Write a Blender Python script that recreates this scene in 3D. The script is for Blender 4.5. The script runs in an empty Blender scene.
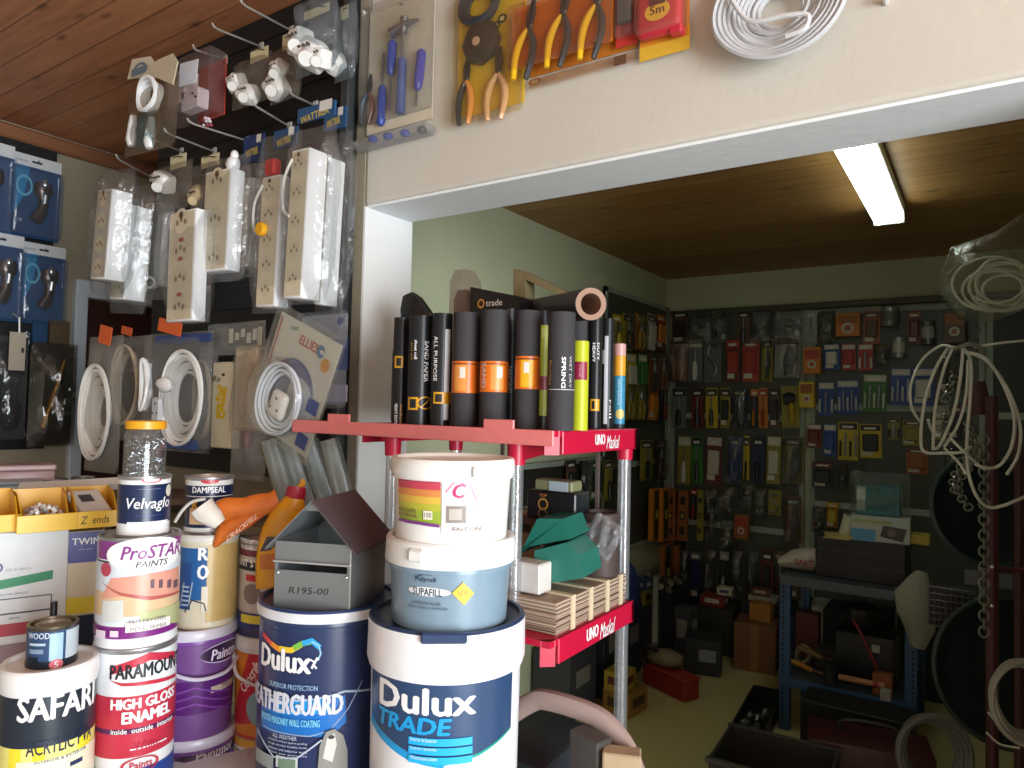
import bpy, bmesh, math, random
from mathutils import Vector, Matrix
random.seed(7)
SC = bpy.context.scene
COL = SC.collection
# ------------------------------------------------------------------ camera
FPX = 706.5
EYE = Vector((0, 0, 1.6))
def cam_axes(yaw, p, r):
    f = Vector((math.sin(yaw)*math.cos(p), math.cos(yaw)*math.cos(p), math.sin(p)))
    rt = Vector((math.cos(yaw), -math.sin(yaw), 0)); up = rt.cross(f)
    c, s = math.cos(r), math.sin(r)
    return c*rt+s*up, -s*rt+c*up, f
CR, CU, CF = cam_axes(math.radians(-33.787), math.radians(1.96), math.radians(1.294))
cam = bpy.data.objects.new('camera', bpy.data.cameras.new('camera')); COL.objects.link(cam)
mw = Matrix((CR, CU, -CF)).transposed().to_4x4(); mw.translation = EYE
cam.matrix_world = mw
cam.data.sensor_width = 36; cam.data.lens = 36*FPX/1024; cam.data.clip_start = .02
SC.camera = cam
# ------------------------------------------------------------------ exposure, sky, daylight
SC.view_settings.view_transform = 'Standard'; SC.view_settings.look = 'None'
SC.view_settings.exposure = 0.0; SC.view_settings.gamma = 1
SC.view_settings.use_curve_mapping = False
W = bpy.data.worlds.new('sky'); SC.world = W; W.use_nodes = True
bg = W.node_tree.nodes['Background']; bg.inputs[0].default_value = (.86, .93, 1, 1); bg.inputs[1].default_value = .8
def area(name, loc, rot, sx, sy, e, col):
    l = bpy.data.lights.new(name, 'AREA'); l.shape = 'RECTANGLE'; l.size = sx; l.size_y = sy; l.energy = e; l.color = col
    o = bpy.data.objects.new(name, l); COL.objects.link(o); o.location = loc; o.rotation_euler = rot; return o
# daylight through the shop's street door, behind the camera on the right
area('door_daylight', (3.12, -.75, 1.3), (0, math.radians(90), 0), 2.3, 2.3, 285, (.89, .955, 1))
# ------------------------------------------------------------------ pixel rays onto real surfaces (1024x768 frame)
def ray(x, y): return CR*((x-512)/FPX) + CU*((384-y)/FPX) + CF
def at(x, y, d): return EYE + ray(x, y)*d
def onY(x, y, Y): r = ray(x, y); return EYE + r*(Y/r.y)
def onX(x, y, X): r = ray(x, y); return EYE + r*(X/r.x)
def onZ(x, y, Z): r = ray(x, y); return EYE + r*((Z-EYE.z)/r.z)
# ------------------------------------------------------------------ materials
def lin(h):
    if isinstance(h, str):
        h = h.lstrip('#'); c = [int(h[i:i+2], 16)/255 for i in (0, 2, 4)]
    else: c = h
    return tuple(v/12.92 if v <= .04045 else ((v+.055)/1.055)**2.4 for v in c) + (1,)
_m = {}
def M(col, rough=.45, metal=0, var=.08, scale=40, spec=.5, bump=0):
    k = (col, rough, metal, var, scale, spec, bump)
    if k in _m: return _m[k]
    m = bpy.data.materials.new('paint_'+str(col).lstrip('#')); m.use_nodes = True
    nt = m.node_tree; b = nt.nodes['Principled BSDF']
    c = lin(col)
    b.inputs['Roughness'].default_value = rough; b.inputs['Metallic'].default_value = metal
    b.inputs['Specular IOR Level'].default_value = spec
    tc = nt.nodes.new('ShaderNodeTexCoord'); n = nt.nodes.new('ShaderNodeTexNoise'); n.inputs['Scale'].default_value = scale
    n.inputs['Detail'].default_value = 3
    nt.links.new(tc.outputs['Object'], n.inputs['Vector'])
    mx = nt.nodes.new('ShaderNodeMix'); mx.data_type = 'RGBA'
    mx.inputs[6].default_value = tuple(v*(1-var) for v in c[:3])+(1,); mx.inputs[7].default_value = tuple(min(1, v*(1+var)) for v in c[:3])+(1,)
    nt.links.new(n.outputs[0], mx.inputs[0]); nt.links.new(mx.outputs[2], b.inputs['Base Color'])
    if bump:
        bp = nt.nodes.new('ShaderNodeBump'); bp.inputs['Strength'].default_value = bump; bp.inputs['Distance'].default_value = .01
        nt.links.new(n.outputs[0], bp.inputs['Height']); nt.links.new(bp.outputs[0], b.inputs['Normal'])
    _m[k] = m; return m
def EM(col, s):
    k = ('em', col, s)
    if k in _m: return _m[k]
    m = bpy.data.materials.new('tube_glow'); m.use_nodes = True
    b = m.node_tree.nodes['Principled BSDF']; b.inputs['Emission Color'].default_value = lin(col); b.inputs['Emission Strength'].default_value = s
    _m[k] = m; return m
def CLEAR(haze=.08, tint='#e8eef0', gloss=.12, rough=.12, wrinkle=.6, scale=30):
    k = ('clear', haze, tint, gloss, rough, wrinkle, scale)
    if k in _m: return _m[k]
    m = bpy.data.materials.new('clear_plastic'); m.use_nodes = True; nt = m.node_tree; nt.nodes.clear()
    N, L = nt.nodes.new, nt.links.new
    out = N('ShaderNodeOutputMaterial'); tr = N('ShaderNodeBsdfTransparent'); tr.inputs[0].default_value = tuple(.6+.4*v for v in lin(tint)[:3])+(1,)
    df = N('ShaderNodeBsdfDiffuse'); df.inputs[0].default_value = lin(tint)
    gl = N('ShaderNodeBsdfGlossy'); gl.inputs['Roughness'].default_value = rough
    tc = N('ShaderNodeTexCoord'); no = N('ShaderNodeTexNoise'); no.inputs['Scale'].default_value = scale; no.inputs['Detail'].default_value = 4
    L(tc.outputs['Object'], no.inputs['Vector'])
    bp = N('ShaderNodeBump'); bp.inputs['Strength'].default_value = wrinkle; bp.inputs['Distance'].default_value = .012; L(no.outputs[0], bp.inputs['Height'])
    L(bp.outputs[0], gl.inputs['Normal'])
    lw = N('ShaderNodeLayerWeight'); lw.inputs['Blend'].default_value = .35; L(bp.outputs[0], lw.inputs['Normal'])
    m1 = N('ShaderNodeMixShader'); m1.inputs[0].default_value = haze; L(tr.outputs[0], m1.inputs[1]); L(df.outputs[0], m1.inputs[2])
    ma = N('ShaderNodeMath'); ma.operation = 'MULTIPLY_ADD'; L(lw.outputs['Fresnel'], ma.inputs[0]); ma.inputs[1].default_value = .2; ma.inputs[2].default_value = gloss*.22
    m2 = N('ShaderNodeMixShader'); L(ma.outputs[0], m2.inputs[0]); L(m1.outputs[0], m2.inputs[1]); L(gl.outputs[0], m2.inputs[2])
    L(m2.outputs[0], out.inputs[0]); _m[k] = m; return m
def planks(name, c1, c2, width, groove=.25, rough=.5):
    m = bpy.data.materials.new(name); m.use_nodes = True; nt = m.node_tree; b = nt.nodes['Principled BSDF']
    N, L = nt.nodes.new, nt.links.new
    tc = N('ShaderNodeTexCoord'); sp = N('ShaderNodeSeparateXYZ'); L(tc.outputs['Object'], sp.inputs[0])
    dv = N('ShaderNodeMath'); dv.operation = 'DIVIDE'; L(sp.outputs[1], dv.inputs[0]); dv.inputs[1].default_value = width
    fl = N('ShaderNodeMath'); fl.operation = 'FLOOR'; L(dv.outputs[0], fl.inputs[0])
    fr = N('ShaderNodeMath'); fr.operation = 'FRACT'; L(dv.outputs[0], fr.inputs[0])
    wn = N('ShaderNodeTexWhiteNoise'); wn.noise_dimensions = '1D'; L(fl.outputs[0], wn.inputs['W'])
    mp = N('ShaderNodeMapping'); mp.inputs['Scale'].default_value = (2.2, 26, 1); L(tc.outputs['Object'], mp.inputs[0])
    ng = N('ShaderNodeTexNoise'); ng.inputs['Scale'].default_value = 1.6; ng.inputs['Detail'].default_value = 5; L(mp.outputs[0], ng.inputs['Vector'])
    mk = N('ShaderNodeMapping'); mk.inputs['Scale'].default_value = (4.0, 10.5, 1); L(tc.outputs['Object'], mk.inputs[0])
    vo = N('ShaderNodeTexVoronoi'); vo.inputs['Scale'].default_value = 1; vo.inputs['Randomness'].default_value = 1; L(mk.outputs[0], vo.inputs['Vector'])
    kn = N('ShaderNodeMapRange'); L(vo.outputs['Distance'], kn.inputs[0]); kn.inputs[1].default_value = .06; kn.inputs[2].default_value = .2; kn.inputs[3].default_value = .35; kn.inputs[4].default_value = 1
    mx = N('ShaderNodeMix'); mx.data_type = 'RGBA'; mx.inputs[6].default_value = lin(c1); mx.inputs[7].default_value = lin(c2)
    ad = N('ShaderNodeMath'); ad.operation = 'MULTIPLY_ADD'; L(wn.outputs[0], ad.inputs[0]); ad.inputs[1].default_value = .45; 
    sb = N('ShaderNodeMath'); sb.operation = 'MULTIPLY_ADD'; L(ng.outputs[0], sb.inputs[0]); sb.inputs[1].default_value = 1.1; sb.inputs[2].default_value = -.3
    L(sb.outputs[0], ad.inputs[2]); L(ad.outputs[0], mx.inputs[0])
    gv = N('ShaderNodeMapRange'); L(fr.outputs[0], gv.inputs[0]); gv.inputs[1].default_value = 0; gv.inputs[2].default_value = .07; gv.inputs[3].default_value = groove; gv.inputs[4].default_value = 1
    ml = N('ShaderNodeMath'); ml.operation = 'MULTIPLY'; L(gv.outputs[0], ml.inputs[0]); L(kn.outputs[0], ml.inputs[1])
    mm = N('ShaderNodeMix'); mm.data_type = 'RGBA'; mm.blend_type = 'MULTIPLY'; mm.inputs[0].default_value = 1; L(mx.outputs[2], mm.inputs[6])
    cb = N('ShaderNodeCombineColor'); [L(ml.outputs[0], cb.inputs[i]) for i in range(3)]; L(cb.outputs[0], mm.inputs[7])
    L(mm.outputs[2], b.inputs['Base Color']); b.inputs['Roughness'].default_value = rough
    return m
def plaster(name, c, bump=.25, stain=.12):
    m = bpy.data.materials.new(name); m.use_nodes = True; nt = m.node_tree; b = nt.nodes['Principled BSDF']; N, L = nt.nodes.new, nt.links.new
    tc = N('ShaderNodeTexCoord'); n1 = N('ShaderNodeTexNoise'); n1.inputs['Scale'].default_value = 2.2; n1.inputs['Detail'].default_value = 6; L(tc.outputs['Object'], n1.inputs['Vector'])
    n2 = N('ShaderNodeTexNoise'); n2.inputs['Scale'].default_value = 45; n2.inputs['Detail'].default_value = 4; L(tc.outputs['Object'], n2.inputs['Vector'])
    k = lin(c); mx = N('ShaderNodeMix'); mx.data_type = 'RGBA'; mx.inputs[6].default_value = tuple(v*(1-stain) for v in k[:3])+(1,); mx.inputs[7].default_value = tuple(min(1, v*(1+stain*.6)) for v in k[:3])+(1,)
    L(n1.outputs[0], mx.inputs[0]); L(mx.outputs[2], b.inputs['Base Color']); b.inputs['Roughness'].default_value = .8
    bp = N('ShaderNodeBump'); bp.inputs['Strength'].default_value = bump; bp.inputs['Distance'].default_value = .01; L(n2.outputs[0], bp.inputs['Height']); L(bp.outputs[0], b.inputs['Normal'])
    return m
WHITE = lambda: M('#e9e9e6', .35)
# ------------------------------------------------------------------ mesh builder
class MB:
    def __init__(s): s.bm = bmesh.new(); s.ms = []
    def mi(s, m):
        if m not in s.ms: s.ms.append(m)
        return s.ms.index(m)
    def _set(s, verts, m):
        i = s.mi(m)
        for f in {f for v in verts for f in v.link_faces}: f.material_index = i
    def box(s, c, d, m, rot=(0, 0, 0), bev=0, seg=1):
        from mathutils import Euler
        r = bmesh.ops.create_cube(s.bm, size=1)['verts']
        mt = Matrix.Translation(Vector(c)) @ Euler(rot).to_matrix().to_4x4() @ Matrix.Diagonal((d[0], d[1], d[2], 1))
        bmesh.ops.transform(s.bm, matrix=mt, verts=r)
        s._set(r, m)
        if bev:
            es = list({e for v in r for e in v.link_edges})
            bmesh.ops.bevel(s.bm, geom=es, offset=bev, segments=seg, affect='EDGES', profile=.5)
        return s
    def lathe(s, prof, m, seg=32, c=(0, 0, 0), ms=None, mtx=None):
        rings = []
        T = (mtx or Matrix.Identity(4))
        for r, z in prof:
            if r < 1e-6: rings.append([s.bm.verts.new(T @ Vector((c[0], c[1], c[2]+z)))])
            else: rings.append([s.bm.verts.new(T @ Vector((c[0]+r*math.cos(2*math.pi*k/seg), c[1]+r*math.sin(2*math.pi*k/seg), c[2]+z))) for k in range(seg)])
        for j, (a, b) in enumerate(zip(rings, rings[1:])):
            i = s.mi(ms[j] if ms else m)
            for k in range(seg):
                k2 = (k+1) % seg
                if len(a) == 1 and len(b) == 1: break
                if len(a) == 1: f = s.bm.faces.new((a[0], b[k2], b[k])) if False else s.bm.faces.new((a[0], b[k], b[k2]))
                elif len(b) == 1: f = s.bm.faces.new((a[k], b[0], a[k2]))
                else: f = s.bm.faces.new((a[k], b[k], b[k2], a[k2]))
                f.material_index = i
        return s
    def cyl(s, p0, p1, r, m, r1=None, seg=12):
        p0, p1 = Vector(p0), Vector(p1); d = p1-p0; L = d.length
        q = d.to_track_quat('Z', 'Y').to_matrix().to_4x4(); q.translation = p0
        r1 = r if r1 is None else r1
        return s.lathe([(0, 0), (r, 0), (r1, L), (0, L)], m, seg, mtx=q)
    def tube(s, pts, r, m, seg=6, closed=False):
        P = [Vector(p) for p in pts]; n = len(P); i = s.mi(m); rings = []; up = None
        for k in range(n):
            t = (P[(k+1) % n]-P[k-1]) if closed else (P[min(k+1, n-1)]-P[max(k-1, 0)])
            if t.length < 1e-9: t = Vector((0, 0, 1))
            t.normalize()
            if up is None: up = Vector((0, 0, 1)) if abs(t.z) < .9 else Vector((1, 0, 0))
            a = t.cross(up)
            if a.length < 1e-6: a = t.orthogonal()
            a.normalize(); b = a.cross(t); up = b
            rr = r(k/(n-1)) if callable(r) else r
            rings.append([s.bm.verts.new(P[k]+rr*(math.cos(2*math.pi*j/seg)*a+math.sin(2*math.pi*j/seg)*b)) for j in range(seg)])
        for k in range(n if closed else n-1):
            A, B = rings[k], rings[(k+1) % n]
            for j in range(seg):
                f = s.bm.faces.new((A[j], A[(j+1) % seg], B[(j+1) % seg], B[j])); f.material_index = i
        if not closed:
            for A in (rings[0][::-1], rings[-1]): s.bm.faces.new(A).material_index = i
        return s
    def prism(s, poly, y0, y1, m, mtx=None):
        """polygon in local x,z extruded from y0 to y1"""
        T = mtx or Matrix.Identity(4); i = s.mi(m)
        a = [s.bm.verts.new(T @ Vector((x, y0, z))) for x, z in poly]; b = [s.bm.verts.new(T @ Vector((x, y1, z))) for x, z in poly]
        fs = [s.bm.faces.new(a), s.bm.faces.new(b[::-1])]
        n = len(poly)
        for k in range(n): fs.append(s.bm.faces.new((a[k], b[k], b[(k+1) % n], a[(k+1) % n])))
        for f in fs: f.material_index = i
        bmesh.ops.recalc_face_normals(s.bm, faces=fs)
        return s
    def grid(s, fn, nu, nv, m, closeu=False):
        i = s.mi(m); V = [[s.bm.verts.new(Vector(fn(u/nu, v/nv))) for v in range(nv+1)] for u in range(nu+(0 if closeu else 1))]
        nn = len(V)
        for u in range(nu):
            for v in range(nv):
                f = s.bm.faces.new((V[u][v], V[(u+1) % nn][v], V[(u+1) % nn][v+1], V[u][v+1])); f.material_index = i
        return s
    def blob(s, c, d, m, sub=2, jit=.0, rot=(0, 0, 0)):
        from mathutils import Euler
        r = bmesh.ops.create_icosphere(s.bm, subdivisions=sub, radius=.5)['verts']
        for v in r: v.co *= 1+random.uniform(-jit, jit)
        bmesh.ops.transform(s.bm, matrix=Matrix.Translation(Vector(c)) @ Euler(rot).to_matrix().to_4x4() @ Matrix.Diagonal((d[0], d[1], d[2], 1)), verts=r)
        s._set(r, m); return s
    def pillow(s, cx, z0, w, h, dep, m, y=0, n=10, jit=.15, taper=.0, px=3, pz=4):
        rnd = random.Random(int(w*1e5)+int(h*7e4)+int(z0*3e3))
        for sgn in (-1, 1):
            ph = [rnd.uniform(0, 6) for _ in range(4)]
            def fn(u, v):
                x = (u-.5)*w*(1-taper*v); z = z0+v*h
                b = max(0, 1-abs(2*u-1)**px)*max(0, 1-abs(2*v-1)**pz)
                wob = 1+jit*(math.sin(u*17+ph[0]+v*5)+math.sin(v*13+ph[1]-u*4)) if 0 < u < 1 and 0 < v < 1 else 1
                return (cx+x, y+sgn*dep*.5*b*wob, z)
            s.grid(fn, n, n+4, m)
        return s
    def build(s, name, parent=None, label=None, loc=None, smooth=True, **kw):
        me = bpy.data.meshes.new(name); s.bm.normal_update(); s.bm.to_mesh(me); s.bm.free()
        for m in s.ms: me.materials.append(m)
        if smooth:
            for p in me.polygons: p.use_smooth = True
            me.set_sharp_from_angle(angle=.6)
        o = bpy.data.objects.new(name, me); COL.objects.link(o)
        if parent: o.parent = parent
        if loc is not None: o.location = loc
        if label: o['label'] = label
        for k, v in kw.items(): o[k] = v
        return o
def thing(name, label, cat, loc, rz=0, group=None, ry=0, rx=0):
    o = bpy.data.objects.new(name, None); COL.objects.link(o); o.empty_display_size = .05
    o.location = loc; o.rotation_euler = (rx, ry, rz); o['label'] = label; o['category'] = cat
    if group: o['group'] = group
    return o
def tag(o, label, cat, group=None):
    o['label'] = label; o['category'] = cat
    if group: o['group'] = group
    return o
def struct(name, mb, loc=None):
    return mb.build(name, None, loc=loc, smooth=False, kind='structure')
# ------------------------------------------------------------------ printed labels: flat shapes and lettering mapped onto a surface
_tx = {}
def txt2d(s, bold, shear):
    k = (s, bold, shear)
    if k in _tx: return _tx[k]
    cu = bpy.data.curves.new('t', 'FONT'); cu.body = s; cu.size = 1; cu.offset = bold; cu.shear = shear; cu.resolution_u = 2
    ob = bpy.data.objects.new('t', cu); COL.objects.link(ob)
    me = bpy.data.meshes.new_from_object(ob.evaluated_get(bpy.context.evaluated_depsgraph_get()))
    V = [(v.co.x, v.co.y) for v in me.vertices]; F = [tuple(p.vertices) for p in me.polygons]
    bpy.data.objects.remove(ob); bpy.data.curves.remove(cu); bpy.data.meshes.remove(me)
    x0 = min(v[0] for v in V); x1 = max(v[0] for v in V); y0 = min(v[1] for v in V); y1 = max(v[1] for v in V)
    _tx[k] = ([((x-x0), (y-y0)) for x, y in V], F, x1-x0, y1-y0); return _tx[k]
class Label(MB):
    def __init__(s, f, step=None, off=.0004, dl=.00025, pick=None):
        super().__init__(); s.f = f; s.step = step; s.off = off; s.dl = dl; s.pick = pick
    def p(s, x, y): return s.pick(x, y)
    def emit(s, V, F, m, off=None):
        b = bmesh.new(); vs = [b.verts.new((x, y, 0)) for x, y in V]
        for f in F:
            try: b.faces.new([vs[i] for i in f])
            except ValueError: pass
        bmesh.ops.triangulate(b, faces=b.faces[:])
        if s.step:
            lo = min(v[0] for v in V); hi = max(v[0] for v in V); u = math.floor(lo/s.step)*s.step+s.step
            while u < hi:
                bmesh.ops.bisect_plane(b, geom=b.verts[:]+b.edges[:]+b.faces[:], plane_co=(u, 0, 0), plane_no=(1, 0, 0)); u += s.step
        i = s.mi(m); mp = {}
        for v in b.verts: mp[v] = s.bm.verts.new(s.f(v.co.x, v.co.y, s.off if off is None else off))
        for f in b.faces:
            f.normal_update()
            q = [mp[v] for v in f.verts]
            if f.normal.z < 0: q.reverse()
            s.bm.faces.new(q).material_index = i
        b.free(); s.off += s.dl; return s
    def poly(s, pts, m): return s.emit(pts, [tuple(range(len(pts)))], m)
    def rect(s, u0, v0, u1, v1, m): return s.poly([(u0, v0), (u1, v0), (u1, v1), (u0, v1)], m)
    def ell(s, cu, cv, ru, rv, m, n=24, hole=0):
        if hole:
            V = []; F = []
            for k in range(n):
                a = 2*math.pi*k/n; V += [(cu+ru*math.cos(a), cv+rv*math.sin(a)), (cu+ru*hole*math.cos(a), cv+rv*hole*math.sin(a))]
            for k in range(n): j = (k+1) % n; F.append((2*k, 2*j, 2*j+1, 2*k+1))
            return s.emit(V, F, m)
        return s.poly([(cu+ru*math.cos(2*math.pi*k/n), cv+rv*math.sin(2*math.pi*k/n)) for k in range(n)], m)
    def text(s, t, u, v, h, m, w=None, bold=0, shear=0, rot=0, al='C'):
        bw = bold*1.15*h; V, F, tw, th = txt2d(t, 0, shear)
        sy = h/th; sx = (w/tw) if w else sy; c, sn = math.cos(rot), math.sin(rot)
        W = tw*sx; ox = {'C': -W/2, 'L': 0, 'R': -W}[al]; oy = -h/2
        for dx, dy in ((0, 0),)+(((bw, 0), (-bw, 0), (0, bw*.6), (0, -bw*.6)) if bold and h > .005 else ()):
            s.emit([(u+(x*sx+ox+dx)*c-(y*sy+oy+dy)*sn, v+(x*sx+ox+dx)*sn+(y*sy+oy+dy)*c) for x, y in V], F, m); s.off -= s.dl*.8
        s.off += s.dl; return s
    # the same, with corners given as seen in the frame
    def prect(s, x0, y0, x1, y1, m):
        a = s.p(x0, y1); b = s.p(x1, y0); return s.rect(a[0], a[1], b[0], b[1], m)
    def ppoly(s, pts, m): return s.poly([s.p(*q) for q in pts], m)
    def pell(s, x, y, rx, ry, m, **k):
        c = s.p(x, y); a = s.p(x+rx, y); b = s.p(x, y-ry); return s.ell(c[0], c[1], abs(a[0]-c[0]), abs(b[1]-c[1]), m, **k)
    def ptext(s, t, x0, y0, x1, y1, m, **k):
        a = s.p(x0, (y0+y1)/2); b = s.p(x1, (y0+y1)/2); c0 = s.p((x0+x1)/2, y1); c1 = s.p((x0+x1)/2, y0)
        return s.text(t, (a[0]+b[0])/2, (c0[1]+c1[1])/2, c1[1]-c0[1], m, w=b[0]-a[0], **k)
    def pband(s, pts, wd, m):
        """a stripe of width wd (metres) along points seen in the frame"""
        P = [Vector(s.p(*q)) for q in pts]; V = []; F = []
        for k in range(len(P)):
            t = (P[min(k+1, len(P)-1)]-P[max(k-1, 0)]).normalized(); n = Vector((-t.y, t.x)); ww = wd(k/(len(P)-1)) if callable(wd) else wd
            V += [tuple(P[k]+n*ww/2), tuple(P[k]-n*ww/2)]
        for k in range(len(P)-1): F.append((2*k, 2*k+1, 2*k+3, 2*k+2))
        return s.emit(V, F, m)
def curve(pts, n=8):
    """Catmull-Rom through points (any dimension)"""
    P = [Vector(p) for p in pts]; out = []
    for k in range(len(P)-1):
        a, b, c, d = P[max(k-1, 0)], P[k], P[k+1], P[min(k+2, len(P)-1)]
        for i in range(n):
            t = i/n; out.append(.5*((2*b)+(c-a)*t+(2*a-5*b+4*c-d)*t*t+(3*b-a-3*c+d)*t**3))
    return out+[P[-1]]
# ================================================================== THE SETTING
YW, YB = 1.5, 1.71            # front and back faces of the wall with the opening
XJ, ZH = -1.556, 2.197        # opening: left jamb, head
ZC, ZCB = 2.91, 2.6           # ceilings: front shop, back room
XL, XBL, YF, XR = -3.87, -2.0, 5.07, 3.2
BOARD_Y = 1.47
cream = plaster('cream_plaster', '#d3cdc0', .11); jambp = plaster('white_plaster', '#f0f1f0', .15, .05); sage = plaster('sage_plaster', '#c3c7a6')
greyp = plaster('pale_grey_plaster', '#f0f3f6', .12, .05)
tan = plaster('tan_plaster', '#a0967f')
f = MB(); f.box((-.3, -.9, -.03), (7.4, 5.2, .06), M('#a9a9a5', .4, var=.06, scale=3)); struct('floor', f)
f = MB(); f.box((-.3, 3.4, -.03), (7.4, 3.4, .06), M('#c6bd86', .35, var=.06, scale=3)); struct('floor_back', f)
c = MB(); c.box((-.33, .25, ZC+.03), (7.2, 7.7, .06), planks('pine_ceiling', '#9c6240', '#d29064', .115)); struct('ceiling', c)
c = MB(); c.box((-.3, 3.4, ZCB+.03), (3.4, 3.36, .06), planks('dark_pine_ceiling', '#80592f', '#b48850', .115)); struct('ceiling_back', c)
w = MB(); w.box(((-2.66+XJ)/2, 1.605, 1.455), (XJ+2.66, .21, 2.91), tan); struct('wall_partition', w)
# plaster skin of the jamb, and the head above the opening
w = MB(); w.box((XJ+.004, 1.605, ZH/2), (.008, .21, ZH), jambp); struct('trim_jamb', w)
w = MB(); w.box(((XJ+XR)/2, 1.605, (ZH+.004+ZC)/2), (XR-XJ, .21, ZC-ZH-.004), cream, bev=.012, seg=2); struct('wall_header', w)
w = MB(); w.box(((XJ+.26)/2, 1.605, ZH+.004), (.26-XJ-.01, .19, .012), greyp); struct('trim_soffit', w)
w = MB(); w.box(((.26+XR)/2, 1.605, (ZH)/2), (XR-.26, .21, ZH), cream); struct('wall_light_block', w)  # unseen wall, added to keep the door daylight off the far wall
w = MB(); w.box((XBL-.06, (YB+YF)/2, 1.3), (.12, YF-YB, 2.6), sage); struct('wall_back_left', w)
w = MB(); w.box((-.3, YF+.06, 1.3), (3.6, .12, 2.6), sage); struct('wall_far', w)
w = MB(); w.box((1.46, (YB+YF)/2, 1.3), (.12, YF-YB, 2.6), sage); struct('wall_back_right', w)
w = MB()                       # left wall of the shop, with the inner doorway at Y 1.76..2.6
DY0, DY1, DZ = 1.735, 2.62, 2.12
w.box((XL-.06, (-3.5+DY0)/2, ZC/2), (.12, DY0+3.5, ZC), tan); w.box((XL-.06, (DY0+DY1)/2, (DZ+ZC)/2), (.12, DY1-DY0, ZC-DZ), tan)
w.box((XL-.06, (DY1+4.05)/2, ZC/2), (.12, 4.05-DY1, ZC), tan); struct('wall_left', w)
w = MB(); w.box(((XL+XBL)/2-.06, 4.1, ZC/2), (XBL-XL, .1, ZC), tan); struct('wall_passage', w)
d = MB(); d.box((XL-.09, (DY0+DY1)/2, DZ/2), (.04, DY1-DY0, DZ), M('#4a2a24', .5)); struct('door_1', d)
d = MB(); fr = M('#c9d6de', .4)
d.box((XL+.01, DY0+.03, DZ/2), (.05, .062, DZ+.1), fr, bev=.006); d.box((XL+.01, DY1-.03, DZ/2), (.05, .062, DZ+.1), fr, bev=.006)
d.box((XL+.012, (DY0+DY1)/2, DZ+.045), (.05, DY1-DY0+.0, .09), fr, bev=.006); struct('trim_doorframe', d)
w = MB(); w.box((XL+.02, .2, ZC-.05), (.04, 7.4, .07), M('#8a5a3c', .5), bev=.01); struct('trim_cornice', w)
w = MB(); w.box((XR+.06, -2.75, ZC/2), (.12, 1.6, ZC), cream); w.box((XR+.06, .98, ZC/2), (.12, 1.05, ZC), cream); w.box((XR+.06, -.75, 2.7), (.12, 2.42, .42), cream); struct('wall_right', w)
w = MB(); w.box((-.3, -3.56, ZC/2), (7.4, .12, ZC), cream); struct('wall_rear', w)
# white board trim along the back-left and far pegboards
# ---------------------------------------------------- black display board on the partition
bd = thing('display_board', 'black display board covering the wall left of the opening, full of hanging packs', 'display board', (-2.12, BOARD_Y, 1.36))
b = MB(); b.box((0, .0125, .772), (1.06, .025, 1.543), M('#17181a', .55)); b.build('panel', bd)
b = MB()
for k in range(15): b.box((0, -.002, .06+k*.1), (1.06, .006, .006), M('#0c0d0e', .5))
b.build('groove_strip', bd)
b = MB(); b.box((.516, -.004, .772), (.035, .03, 1.543), M('#3a3d40', .4), bev=.004); b.build('edge_strip', bd)
# ---------------------------------------------------- shelf below the board
st = thing('wall_shelf', 'long plain wooden shelf along the wall under the black board', 'shelf', (-2.4, 1.36, 1.24))
b = MB(); b.box((0, 0, 0), (1.6, .22, .03), M('#8d8271', .6, bump=.1), bev=.003); b.build('shelf_plank', st)
for x in (-.5, .6):
    b = MB(); b.box((x, .09, -.1), (.03, .04, .17), M('#8d8271', .6)); b.box((x, .0, -.025), (.03, .18, .03), M('#8d8271', .6)); b.build('bracket', st)
# ---------------------------------------------------- counter and the low bench behind it
CZ = .86
ct = thing('shop_counter', 'white topped counter carrying the front row of paint containers', 'counter', (-1.1, .7, 0))
poly = [(-2.3, .45), (-1.95, .98), (-1.66, .84), (-1.47, .815), (-1.36, .86), (-1.3, 1.0), (-1.27, 1.14), (-.62, 1.15), (-.58, .6), (-1.3, .2)]
b = MB()
T = Matrix(((1, 0, 0, 1.1), (0, 0, 1, -.7), (0, -1, 0, 0), (0, 0, 0, 1)))
T = Matrix(((1, 0, 0, 1.1), (0, 0, 1, -.7), (0, 1, 0, 0), (0, 0, 0, 1)))
b.prism(poly, CZ-.04, CZ, M('#cfd0cc', .4), mtx=T); b.build('counter_top', ct, smooth=False)
for x, y in ((-2.12, .5), (-1.75, .8), (-.7, 1.0), (-.72, .65), (-1.28, .32)):
    b = MB(); b.box((x+1.1, y-.7, (CZ-.04)/2), (.05, .05, CZ-.04), M('#8f8f8a', .4, .6)); b.build('leg', ct)
lb = thing('low_bench', 'low grey bench behind the counter under the purple buckets', 'bench', (-1.6, 1.08, 0))
b = MB(); b.box((0, 0, .44), (.62, .5, .03), M('#77756e', .6), bev=.004); b.build('bench_top', lb)
for x in (-.27, .27):
    for y in (-.21, .21):
        b = MB(); b.box((x, y, .2125), (.04, .04, .425), M('#77756e', .6)); b.build('leg', lb)
BZ = .455
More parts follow.
